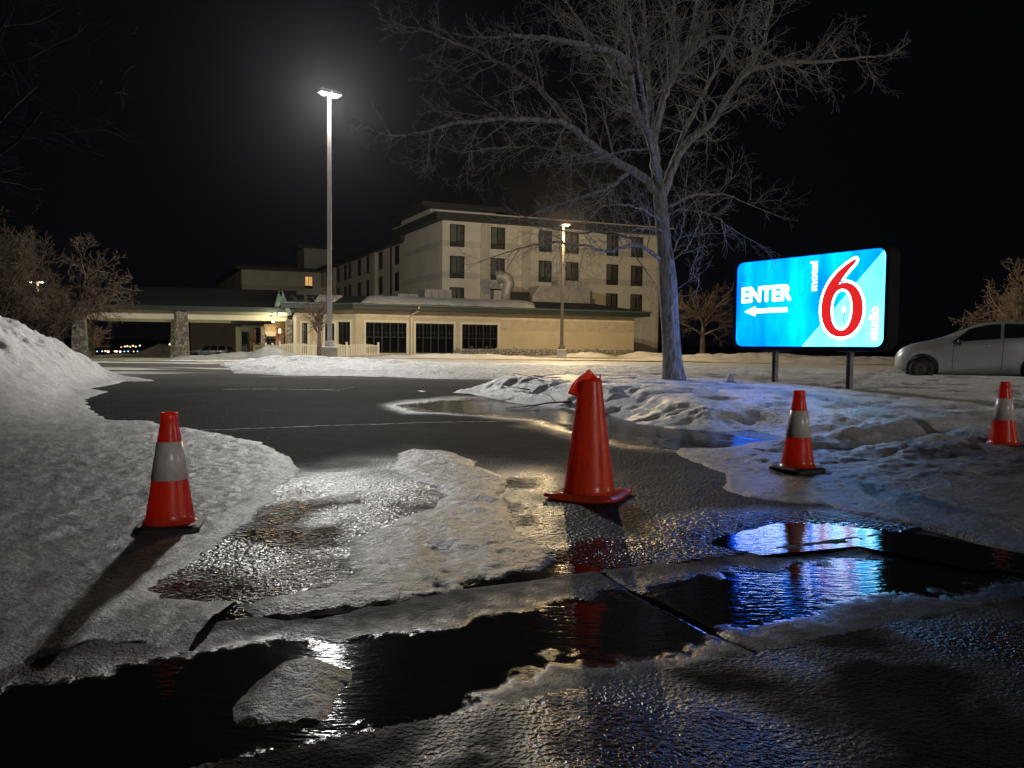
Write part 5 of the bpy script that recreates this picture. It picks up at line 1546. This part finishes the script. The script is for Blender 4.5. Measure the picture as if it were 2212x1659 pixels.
limbs = [
    ([(1424, 410, 0), (1418, 370, 0), (1412, 306, -.1), (1395, 273, -.3), (1370, 240, -.5), (1363, 180, -.7), (1353, 131, -.9), (1330, 112, -1.1), (1292, 104, -1.3), (1204, 85, -1.7), (1095, 76, -2.2)], .125, .03),
    ([(1362, 170, -.7), (1358, 110, -.7), (1345, 55, -.8), (1338, 10, -.8), (1325, -70, -.9)], .05, .02),
    ([(1412, 306, 0), (1420, 262, .1), (1439, 202, .2), (1461, 147, .3), (1494, 112, .2), (1532, 82, .1), (1586, 82, -.1), (1625, 98, -.3), (1700, 140, -.4)], .09, .02),
    ([(1460, 150, .3), (1461, 110, .4), (1453, 55, .6), (1458, 0, .7), (1462, -80, .8)], .06, .025),
    ([(1472, 135, .3), (1495, 70, .9), (1502, 10, 1.2), (1520, -60, 1.4)], .05, .02),
    ([(1428, 425, 0), (1442, 393, .1), (1461, 338, .2), (1483, 305, .3), (1543, 262, .5), (1581, 191, .7), (1619, 147, .9), (1695, 136, 1.2), (1805, 131, 1.6), (1900, 120, 2.0)], .11, .02),
    ([(1619, 150, .9), (1645, 100, 1.2), (1663, 40, 1.5), (1680, -50, 1.8)], .06, .02),
    ([(1420, 415, 0), (1406, 400, 0), (1379, 376, -.2), (1330, 349, -.4), (1275, 311, -.7), (1232, 267, -1.0), (1172, 256, -1.3), (1095, 256, -1.6), (986, 267, -2.0), (877, 292, -2.4)], .10, .018),
    ([(1230, 266, -1.0), (1190, 220, -.8), (1150, 175, -.6), (1095, 142, -.4), (1030, 109, -.2), (900, 60, 0)], .065, .015),
    ([(1357, 374, -.3), (1314, 409, -.5), (1259, 426, -.7), (1204, 440, -.9), (1150, 466, -1.1)], .045, .012),
    ([(1398, 322, -.3), (1365, 322, -.7), (1330, 330, -1.0), (1281, 345, -1.3)], .028, .01),
    ([(1425, 560, -.1), (1410, 546, -.2), (1368, 525, -.5), (1314, 546, -.9), (1259, 528, -1.2), (1190, 522, -1.5), (1095, 545, -1.9)], .045, .01),
    ([(1410, 546, .2), (1360, 512, .6), (1300, 500, 1.0), (1230, 505, 1.4), (1160, 480, 1.8)], .04, .012),
    ([(1406, 300, .3), (1403, 225, .8), (1401, 164, 1.1), (1393, 82, 1.4), (1390, 0, 1.7), (1385, -80, 2.0)], .07, .02),
    ([(1330, 349, 0), (1270, 345, .8), (1200, 320, 1.5), (1110, 315, 2.2), (1000, 330, 2.8)], .05, .015),
    ([(1412, 330, .2), (1380, 240, 1.2), (1330, 150, 2.0), (1260, 60, 2.8), (1200, -40, 3.2)], .075, .02),
    ([(1440, 400, .2), (1470, 300, 1.2), (1530, 180, 2.2), (1590, 60, 3.0), (1620, -40, 3.4)], .075, .02),
    ([(1420, 390, -.2), (1400, 280, -1.0), (1380, 150, -2.0), (1350, 0, -2.6)], .06, .02),
    ([(1445, 464, -.1), (1480, 448, -.3), (1532, 462, -.5), (1590, 500, -.7)], .022, .008),
    ([(1448, 445, .2), (1500, 420, .8), (1570, 420, 1.4), (1640, 450, 1.9)], .035, .01),
    ([(1450, 560, -.1), (1466, 520, -.2), (1480, 470, -.3), (1478, 440, -.35)], .022, .007),
    ([(1456, 560, -.1), (1490, 530, -.3), (1510, 480, -.5), (1515, 455, -.55)], .018, .007),
    ([(1452, 625, -.1), (1472, 622, -.2), (1495, 600, -.3), (1505, 560, -.4), (1508, 538, -.4)], .012, .005),
    ([(1490, 606, -.25), (1505, 596, -.3), (1522, 584, -.35)], .008, .004),
    ([(1431, 480, -.2), (1395, 455, -.8), (1350, 440, -1.3), (1300, 445, -1.8)], .030, .009),
    ([(1433, 500, -.2), (1380, 490, -.9), (1330, 520, -1.4)], .022, .008),
]
cr = Twigs()
for pts, r0, r1 in limbs:
    L3 = [TP(*q) for q in pts]; ln = smooth_line(L3, max(10, len(pts) * 4))
    ln[1:-1] += rng.normal(0, .012, ln[1:-1].shape)
    n = len(ln); rad = np.array([r0 + (r1 - r0) * (i / (n - 1)) ** .8 for i in range(n)])
    rad = rad * .88
    b.tube(ln, rad, 9 if r0 > .05 else 6)
    Ltot = float(np.sum(np.linalg.norm(np.diff(ln, axis=0), axis=1)))
    nk = int(5 + Ltot * 3.5) if r0 > .02 else int(2 + Ltot * 2.5)
    t = (.22 if r0 > .06 else .12) + (.78 if r0 > .06 else .88) * (np.arange(nk) + rng.random(nk)) / nk
    i = np.minimum((t * (n - 1)).astype(int), n - 2)
    ax = ln[i + 1] - ln[i]; ax /= np.linalg.norm(ax, axis=1, keepdims=True)
    s_ = np.cross(ax, rng.normal(0, 1, (nk, 3))); s_ /= np.linalg.norm(s_, axis=1, keepdims=True)
    an = np.radians(rng.uniform(35, 65, nk))[:, None]
    cr.grow(rng, ln[i], ax * np.cos(an) + s_ * np.sin(an), rng.uniform(.7, 1.5, nk) * (1 - .25 * t) * (1.0 if r0 > .03 else .55), np.maximum(.0075, rad[i] * .36), 2, .55, .35, .0030, KIDS)
    cr.grow(rng, ln[-1:], ln[-1:] - ln[-3:-2], np.array([.9 if r0 > .02 else .3]), np.array([r1 * .9]), 2, .5, .2, .0030, KIDS)
b.build('trunk', M_BARK, tree, TB); cr.build('crown', M_BARK, tree, TB)

def small_tree(name, loc, H, spread, trunk_h, r, m, label, seed, n1=9, minr=.008, kids=None, lean=(0, 0), group='bare trees in the lot'):
    rg = np.random.default_rng(seed)
    t = empty(name, tuple(loc)); tag(t, label, 'tree', group)
    loc = np.array(loc, float)
    b = MB(); top_ = loc + np.array([lean[0], lean[1], trunk_h])
    ln = smooth_line([loc - np.array([0, 0, .2]), loc + np.array([lean[0] * .2, lean[1] * .2, trunk_h * .5]), top_, top_ + np.array([lean[0] * .4, 0, H * .25])], 12)
    b.tube(ln, [r * (1.25 - .8 * i / 11) for i in range(12)], 8); 
    c = Twigs()
    a = 2 * math.pi * (np.arange(n1) + rg.random(n1) * .6) / n1; el = rg.uniform(.25, 1.25, n1)
    d = np.stack([np.cos(a) * np.cos(el) * spread, np.sin(a) * np.cos(el) * spread, np.sin(el)], 1)
    c.grow(rg, ln[rg.integers(6, 12, n1)], d, (H - trunk_h) * rg.uniform(.65, 1.0, n1) * (.75 + .25 * np.sin(el)), np.full(n1, r * .45), 1, .45, .2, minr, kids or KIDS)
    b.build('trunk', m, t, tuple(loc)); c.build('crown', m, t, tuple(loc))
    return t
def at_ground(px, Y):
    q = P(px, 760, Y); return (q[0], q[1], float(zg(q[0], q[1])))
small_tree('bare_tree', at_ground(690, 43), 3.6, 1.0, 1.2, .13, M_BARK2, 'young bare tree in front of the picket fence left of the lamp', 21, 8, .007)
small_tree('bare_tree', at_ground(1518, 46), 4.5, .9, 1.3, .17, M_BARK2, 'small brown bare tree between big trunk and sign', 22, 12, .010)
small_tree('bare_tree', at_ground(2200, 36), 4.1, 1.0, 1.2, .16, M_BARKW, 'warm lit bare tree behind the silver hatchback roof', 23, 16, .016, {1: 9, 2: 7, 3: 5})
small_tree('bare_tree', at_ground(204, 76), 2.9, .7, .8, .12, M_BARKW, 'little orange lit tree just right of the left canopy pillar', 24, 16, .018, {1: 8, 2: 6, 3: 4})
small_tree('bare_tree', at_ground(60, 34), 4.5, 1.2, 1.2, .15, M_BARKT, 'leaning bare tree behind the snow bank at left', 25, 16, .012, {1: 10, 2: 7, 3: 5}, lean=(1.5, 0))
small_tree('bare_tree', at_ground(-60, 38), 6.0, 1.1, 1.6, .18, M_BARKT, 'taller bare tree cut by the left edge of the picture', 26, 16, .014, {1: 10, 2: 7, 3: 5})
small_tree('bare_tree', at_ground(5, 37), 5.4, 1.2, 1.3, .15, M_BARKT, 'dim brown bare tree between the leaning tree and the left edge', 28, 16, .012, {1: 10, 2: 7, 3: 4})
small_tree('bare_tree', at_ground(-420, 19), 11.5, 1.2, 2.6, .28, M_BARKD, 'dim near tree reaching in at the upper left corner', 27, 18, .008, {1: 9, 2: 7, 3: 4})

# ------------------------------------------------------------------ fallen branch on the berm
fb = empty('fallen_branch', tuple(G(1150, 862, .2))); FB = tuple(G(1150, 862, .2))
tag(fb, 'fallen bare branch lying over the berm beside the torn cone', 'branch')
def on_snow(px, py, dz):
    d = ray(px, py); Y = np.arange(8.0, 30, .05)
    X = d[0] * Y / d[1]; Z = CAM[2] + d[2] * Y / d[1]
    h = np.maximum(z_lawn(X[None], Y[None])[0], zg(X, Y)) + dz
    k = int(np.argmax(Z < h)) if (Z < h).any() else len(Y) - 1
    return np.array([X[k], Y[k], Z[k]])
b = MB()
for pts, r0, r1 in [([(1235, 868, .05), (1190, 869, .06), (1165, 874, .06), (1120, 880, .03), (1093, 882, .02)], .016, .006), ([(1200, 868, .06), (1190, 856, .10), (1172, 849, .10)], .008, .004), ([(1165, 874, .05), (1140, 884, .02), (1100, 884, .02)], .007, .004),
                    ([(1145, 842, .04), (1120, 838, .06), (1099, 836, .08)], .014, .006), ([(1175, 823, .04), (1140, 812, .10), (1108, 806, .16)], .010, .004), ([(1150, 828, .04), (1128, 824, .08)], .007, .004)]:
    b.tube(smooth_line([on_snow(*q) for q in pts], 12), np.linspace(r0, r1, 12), 6)
b.build('twig', M_BARK2, fb, FB)

# ------------------------------------------------------------------ ground floodlight near the sign, unlit
q = P(1571, 822, 14.0); zf_ = lz_(q[0], q[1])
fl_ = empty('ground_floodlight', (q[0], q[1], zf_)); tag(fl_, 'small unlit metal floodlight standing in the snow by the trunk', 'floodlight')
b = MB(); b.box((.04, 0, .06), (.20, .14, .12)); b.build('housing', mat('floodlight_metal', (.20, .21, .23), .4, metal=.4), fl_, None, .01)
b = MB(); b.box((-.12, 0, .05), (.11, .12, .11)); b.build('junction_box', mat('floodlight_grey', (.08, .08, .085), .5), fl_, None, .01)
b = MB(); b.add([(-.03, -.05, .12), (.11, -.05, .12), (.09, -.05, .25), (.02, -.05, .26), (-.03, .05, .12), (.11, .05, .12), (.09, .05, .25), (.02, .05, .26)], [(0, 1, 2, 3), (7, 6, 5, 4), (0, 4, 5, 1), (1, 5, 6, 2), (2, 6, 7, 3), (3, 7, 4, 0)]); b.build('visor', mat('floodlight_metal', (.20, .21, .23)), fl_)

# ------------------------------------------------------------------ cars
def paint(name, col):
    m, nt, bs = nodes_of(name)
    n = noise(nt, 1.5, 5, .6, objcoord(nt)); n2 = noise(nt, 90, 2, .5, objcoord(nt))
    c = ramp(nt, n.outputs['Fac'], [(.35, tuple(q * .8 for q in col)), (.7, col)])
    nt.links.new(c.outputs['Color'], bs.inputs['Base Color'])
    bs.inputs['Metallic'].default_value = .35; bs.inputs['Roughness'].default_value = .38
    bs.inputs['Coat Weight'].default_value = .6; bs.inputs['Coat Roughness'].default_value = .08
    MATS[name] = m
    return m
def car(name, loc, rz, label, prof, half, belt, glassz, wheels, wr, pm, doors, L, suv=False, mirror=True):
    """prof: roof/bonnet line (x, z); belt: shoulder line; half: half width by x. Nose at x = 0, tail at x = L, driver side y < 0"""
    r = empty(name, loc, rz); tag(r, label, 'car')
    nx = 72
    xs = np.linspace(0, L, nx)
    top = np.interp(xs, [p[0] for p in prof], [p[1] for p in prof])
    for _ in range(2): top[1:-1] = .25 * top[:-2] + .5 * top[1:-1] + .25 * top[2:]
    bz = np.interp(xs, [p[0] for p in belt], [p[1] for p in belt])
    hw = np.interp(xs, [p[0] for p in half], [p[1] for p in half])
    for _ in range(2): hw[1:-1] = .25 * hw[:-2] + .5 * hw[1:-1] + .25 * hw[2:]
    zb = np.interp(xs, [0, .25, .6, L - .6, L - .2, L], [.30, .20, .17, .18, .24, .34])
    def section(i):
        b_ = min(bz[i], top[i] - .02); t = top[i]; w = hw[i]; g = max(0, t - bz[i])
        pts = [(0, zb[i]), (w * .80, zb[i]), (w * .95, zb[i] + .05), (w * .985, zb[i] + (b_ - zb[i]) * .35), (w, zb[i] + (b_ - zb[i]) * .62), (w * .985, zb[i] + (b_ - zb[i]) * .88), (w * .955, b_)]
        inn = w * .955 - g * .42
        pts += [(w * .955 - (w * .955 - inn) * .5, b_ + (t - b_) * .5), (inn + .02, b_ + (t - b_) * .88), (inn * .86, b_ + (t - b_) * .975), (inn * .5, t - .004), (0, t)]
        return pts
    np_ = len(section(0)); vs = []; fs = []
    for i in range(nx):
        s_ = section(i)
        vs += [(xs[i], -y, z) for y, z in s_] + [(xs[i], y, z) for y, z in s_]
    for i in range(nx - 1):
        for k in range(np_ - 1):
            a = i * 2 * np_ + k; c = (i + 1) * 2 * np_ + k
            fs.append((a, a + 1, c + 1, c)); fs.append((a + np_, c + np_, c + np_ + 1, a + np_ + 1))
    for i, fl in ((0, False), (nx - 1, True)):
        base = i * 2 * np_
        loop = [base + k for k in range(np_)] + [base + np_ + k for k in range(np_ - 1, -1, -1)]
        fs.append(tuple(loop if not fl else loop[::-1]))
    b = MB(); b.add(vs, fs, True); body = b.build('body', pm, r)
    bm = bmesh.new(); bm.from_mesh(body.data); bmesh.ops.remove_doubles(bm, verts=bm.verts, dist=.0005); bmesh.ops.recalc_face_normals(bm, faces=bm.faces); bm.to_mesh(body.data); bm.free()
    # wheel arches, cut one at a time
    for wx in wheels:
        for sd in (-1, 1):
            bmc = bmesh.new()
            bmesh.ops.create_cone(bmc, cap_ends=True, segments=40, radius1=wr + .065, radius2=wr + .065, depth=.75, matrix=Matrix.Translation((wx, sd * .825, wr + .03)) @ Matrix.Rotation(math.pi / 2, 4, 'X'))
            mc = bpy.data.meshes.new('arch_cutter'); bmc.to_mesh(mc); bmc.free()
            co = bpy.data.objects.new('arch_cutter', mc); COL.objects.link(co)
            co.location = loc; co.rotation_euler = (0, 0, rz)
            bpy.context.view_layer.update()
            md = body.modifiers.new('arch', 'BOOLEAN'); md.object = co; md.operation = 'DIFFERENCE'; md.solver = 'EXACT'
            me = bpy.data.meshes.new_from_object(body.evaluated_get(bpy.context.evaluated_depsgraph_get())); body.modifiers.clear(); body.data = me
            bpy.data.objects.remove(co)
    # side glass: panels lying just proud of the body surface
    def surf(x, f, sd):
        i = np.clip(x / L * (nx - 1), 0, nx - 1.001); i0 = int(i); q = i - i0
        def at(ii):
            s_ = section(ii); seg_ = s_[6:10]
            t = f * (len(seg_) - 1); k = min(int(t), len(seg_) - 2); u = t - k
            return np.array(seg_[k]) * (1 - u) + np.array(seg_[k + 1]) * u
        yz = at(i0) * (1 - q) + at(i0 + 1) * q
        return (x, sd * (yz[0] + .006), yz[1])
    for sd in (-1, 1):
        for x0, x1, sl0, sl1 in glassz:
            b = MB(); nu, nv = 14, 5; vs = []
            for v in range(nv + 1):
                f = .05 + .72 * v / nv
                for u in range(nu + 1):
                    xa = x0 + sl0 * f; xb = x1 + sl1 * f
                    vs.append(surf(xa + (xb - xa) * u / nu, f, sd))
            fs = [(v * (nu + 1) + u, v * (nu + 1) + u + 1, (v + 1) * (nu + 1) + u + 1, (v + 1) * (nu + 1) + u) for v in range(nv) for u in range(nu)]
            b.add(vs, fs, True); b.build('side_window', M_GLASS, r)
    # windscreen and rear window
    for x0, x1 in (doors['screen'], doors['rear']):
        b = MB(); vs = []; m_ = 10
        for u in range(m_ + 1):
            x = x0 + (x1 - x0) * u / m_; t = float(np.interp(x, xs, top)); g = max(0, t - float(np.interp(x, xs, bz))); w = float(np.interp(x, xs, hw)) * .955 - g * .42
            for y in np.linspace(-.80, .80, 7): vs.append((x + (-.006 if x0 < L / 2 else .006), y * w, t + .008 - .02 * y * y))
        b.add(vs, [(u * 7 + k, u * 7 + k + 1, (u + 1) * 7 + k + 1, (u + 1) * 7 + k) for u in range(m_) for k in range(6)], True); b.build('windscreen' if x0 < L / 2 else 'rear_window', M_GLASS, r)
    def side_y(x, z):
        i = int(np.clip(x / L * (nx - 1), 0, nx - 1)); s_ = section(i)
        return float(np.interp(z, [p[1] for p in s_[1:8]], [p[0] for p in s_[1:8]]))
    # door shut lines, handles, mirrors, lamps
    for sd in (-1, 1):
        for x in doors['lines']:
            b = MB(); zz = np.linspace(.30, float(np.interp(x, xs, bz)) - .01, 10)
            pts = [(x + .02 * math.sin((z - .3) * 2), sd * (side_y(x, z) + .001), z) for z in zz]
            b.tube(pts, .006, 4); b.build('shut_line', M_FRAME, r)
        for x, z in doors['handles']:
            b = MB(); y = side_y(x, z)
            b.tube([(x - .10, sd * (y + .004), z), (x - .07, sd * (y + .03), z + .004), (x + .07, sd * (y + .03), z + .008), (x + .10, sd * (y + .004), z + .008)], .013, 6); b.build('door_handle', pm, r)
        if mirror:
            mx_, mz = doors['mirror']; b = MB(); y = side_y(mx_, mz)
            b.lathe([(.001, -.13), (.05, -.12), (.085, -.05), (.09, .03), (.07, .09), (.001, .11)], (0, 0, 0), 12)
            b.v = [(mx_ + p[1] * .6 - .0, sd * (y + .10 + p[2] * .75), mz + p[0] * .9) for p in b.v]; b.build('mirror', M_FRAME, r)
        b = MB(); x0, x1, z0, z1 = doors['head']
        pts = [(x0, z0), (x1, z0 + (z1 - z0) * .6), (x1 + .12, z1), (x0 + .16, z1 - .02)]
        b.add([(x - .004, sd * (float(np.interp(x, xs, hw)) * .93 + .012), z) for x, z in pts] + [(x - .02, sd * float(np.interp(x, xs, hw)) * .62, z + .02) for x, z in pts], [(0, 1, 2, 3), (0, 3, 7, 4), (0, 4, 5, 1)]); b.build('headlight', mat('headlight_lens', (.55, .52, .44), .15, var=.2), r)
        b = MB(); x0, z0, z1 = doors['tail']
        b.add([(x0 + .012, sd * float(np.interp(x0, xs, hw)) * 1.0 + sd * .008, z0), (x0 - .16, sd * (side_y(x0 - .16, z0) + .01), z0), (x0 - .13, sd * (side_y(x0 - .13, z1) + .01), z1), (x0 + .012, sd * float(np.interp(x0, xs, hw)) + sd * .008, z1), (x0 + .03, sd * .5, z0), (x0 + .03, sd * .5, z1)], [(0, 1, 2, 3), (4, 0, 3, 5)]); b.build('tail_light', mat('tail_lens', (.35, .015, .01), .2, var=.2), r)
    for wx in wheels:
        for sd in (-1, 1):
            y = sd * (float(np.interp(wx, xs, hw)) - .12)
            b = MB(); b.lathe([(wr * .60, -.10), (wr * .93, -.105), (wr, -.07), (wr, .07), (wr * .93, .105), (wr * .60, .10)], seg=32)
            b.v = [(wx + p[0], y + p[2], wr + p[1]) for p in b.v]; tire = b.build('tyre', M_RUBBER, r)
            b = MB(); b.lathe([(.001, .05), (wr * .15, .055), (wr * .2, .04), (wr * .55, .03), (wr * .61, .08), (wr * .61, -.08)], seg=24)
            b.v = [(wx + p[0], y + sd * p[2], wr + p[1]) for p in b.v]; b.build('rim', mat('wheel_steel', (.05, .05, .05), .5, metal=.3), tire)
    b = MB(); b.box((L / 2, 0, .22), (L - .5, 1.15, .12)); b.build('underbody', M_FRAME, r)
    return r
half_c = [(0, .58), (.06, .70), (.2, .78), (.5, .825), (1.2, .845), (2.6, .845), (3.3, .82), (3.65, .74), (3.75, .66)]
prof_c = [(0, .62), (.03, .72), (.14, .84), (.42, .96), (.85, 1.05), (1.08, 1.13), (1.45, 1.29), (1.75, 1.42), (2.05, 1.495), (2.4, 1.52), (2.9, 1.49), (3.25, 1.43), (3.5, 1.28), (3.68, 1.02), (3.75, .80)]
belt_c = [(0, .60), (.35, .83), (.85, .94), (1.6, .985), (2.6, 1.06), (3.3, 1.12), (3.75, 1.08)]
cz = .41
cn = P(1942, 800, 18.0)
hatch = car('hatchback_car', (10.22, 20.55, .40), math.radians(-26), 'silver hatchback parked in snow at the right edge', prof_c, half_c, belt_c,
    [(1.22, 2.29, .62, .03), (2.36, 3.34, .03, -.25)], [.62, 3.08], .30, paint('silver_paint', (.40, .41, .41)),
    {'screen': (1.02, 1.72), 'rear': (3.34, 3.66), 'lines': [1.28, 2.33], 'handles': [(2.16, .90)], 'mirror': (1.42, .99), 'head': (.16, .44, .64, .84), 'tail': (3.70, .72, .98)}, 3.75)
half_s = [(0, .74), (.12, .84), (.5, .90), (2.5, .92), (4.2, .90), (4.6, .86), (4.65, .84)]
prof_s = [(0, .86), (.08, 1.0), (.4, 1.06), (1.25, 1.12), (1.45, 1.22), (1.95, 1.62), (2.2, 1.69), (3.0, 1.72), (4.1, 1.70), (4.35, 1.62), (4.58, 1.22), (4.64, 1.0)]
belt_s = [(0, .84), (.5, 1.0), (1.3, 1.06), (4.64, 1.12)]
sp_ = P(449, 768, 88)
suv = car('parked_wagon', (sp_[0] - 2.1, sp_[1] + .6, float(zg(sp_[0], sp_[1])) - .02), math.radians(-4), 'blue grey sport utility wagon parked beyond the canopy', prof_s, half_s, belt_s,
    [(1.62, 2.50, .34, .02), (2.58, 3.40, .02, -.03), (3.50, 4.36, .05, -.18)], [.85, 3.55], .36, paint('blue_grey_paint', (.30, .36, .43)),
    {'screen': (1.40, 1.95), 'rear': (4.36, 4.60), 'lines': [1.55, 2.54, 3.42], 'handles': [(2.36, 1.0), (3.25, 1.0)], 'mirror': (1.75, 1.1), 'head': (.08, .3, .78, .95), 'tail': (4.60, .85, 1.25)}, 4.65, suv=True)

# ------------------------------------------------------------------ far away: hill and town lights
b = MB(); n = 80
xs_ = np.linspace(-900, 700, n); zt_ = -9 + 20 * (fbm(xs_, xs_ * 0, 260, 4, 301) * .5 + .55)
b.add([(x, 900, -30) for x in xs_] + [(x, 900, z) for x, z in zip(xs_, zt_)] + [(x, 1300, z + 2) for x, z in zip(xs_, zt_)] + [(x, 1600, -30) for x in xs_], [(k * n + i, k * n + i + 1, (k + 1) * n + i + 1, (k + 1) * n + i) for k in range(3) for i in range(n - 1)], True)
o = b.build('hills', mat('far_wooded_hill', (.05, .05, .05), .9)); tag(o, 'low dark hills on the horizon beyond the canopy', 'hills', kind='structure')
FARL = [(665, 525, 'w', 1.3), (705, 523, 'b', .8), (742, 522, 'b', .9), (765, 520, 'o', 1.1), (785, 525, 'w', 1.4), (832, 522, 'o', .9), (845, 522, 'w', 1.3), (872, 525, 'w', 1.3), (903, 523, 'b', .8), (930, 522, 'b', .9), (970, 523, 'o', .8), (998, 522, 'b', .7), (1043, 522, 'b', .9), (1117, 522, 'b', .8), (1162, 520, 'o', 2.1),
        (880, 492, 'o', .7), (905, 487, 'y', .9), (925, 485, 'y', 1.0), (945, 490, 'o', .8), (965, 482, 'y', 1.0), (985, 488, 'y', .9), (1015, 480, 'w', .9), (1188, 482, 'o', 1.0), (1210, 485, 'r', .9), (1232, 472, 'w', 1.1), (385, 485, 'w', 1.0), (418, 493, 'o', .8)]
CL = {'w': (1, .85, .65), 'b': (.25, .55, 1), 'o': (1, .5, .18), 'y': (.9, .8, .35), 'r': (1, .12, .06)}
NMc = {'w': 'white', 'b': 'blue', 'o': 'orange', 'y': 'yellow', 'r': 'red'}
ih = bmesh.new(); bmesh.ops.create_icosphere(ih, subdivisions=2, radius=.5); mesh_cache = {}
ORD = ['first', 'second', 'third', 'fourth', 'fifth', 'sixth', 'seventh', 'eighth']
for x, y, c, s_ in FARL:
    D = 420 if y > 505 else 700
    q = P(x * .2976, 603.5 + y * .2976, D)
    if c not in mesh_cache:
        me = bpy.data.meshes.new('town_light'); ih.to_mesh(me); me.materials.append(emit('town_light_' + NMc[c], CL[c], 3.2)); mesh_cache[c] = me
    o = bpy.data.objects.new('town_light', mesh_cache[c]); COL.objects.link(o); o.location = q; o.scale = [s_ * D / 420 * .85] * 3
    lowrow = y > 505
    mates = sorted(q_[0] for q_ in FARL if q_[2] == c and (q_[1] > 505) == lowrow)
    tag(o, '%s tiny %s town light from the left in the %s row under the canopy' % (ORD[mates.index(x)], NMc[c], 'lower' if lowrow else 'upper'), 'light', 'town lights, ' + NMc[c] + (' low' if y > 505 else ' high'))
ih.free()

# ------------------------------------------------------------------ faint frosty haze: the lamps glow in it
hz = MB(); hz.box((0, 1850, -5.5), (3040, 4340, 55)); hz = hz.build('haze', None)
hm = bpy.data.materials.new('night_haze'); hm.use_nodes = True
hnt = hm.node_tree; hnt.nodes.remove(hnt.nodes['Principled BSDF'])
pv = hnt.nodes.new('ShaderNodeVolumePrincipled'); pv.inputs['Color'].default_value = (.92, .94, 1, 1); pv.inputs['Density'].default_value = .000085; pv.inputs['Anisotropy'].default_value = .88
hnt.links.new(pv.outputs[0], hnt.nodes['Material Output'].inputs['Volume'])
hz.data.materials.append(hm); tag(hz, 'thin frosty night air over the whole place', 'haze', kind='stuff')
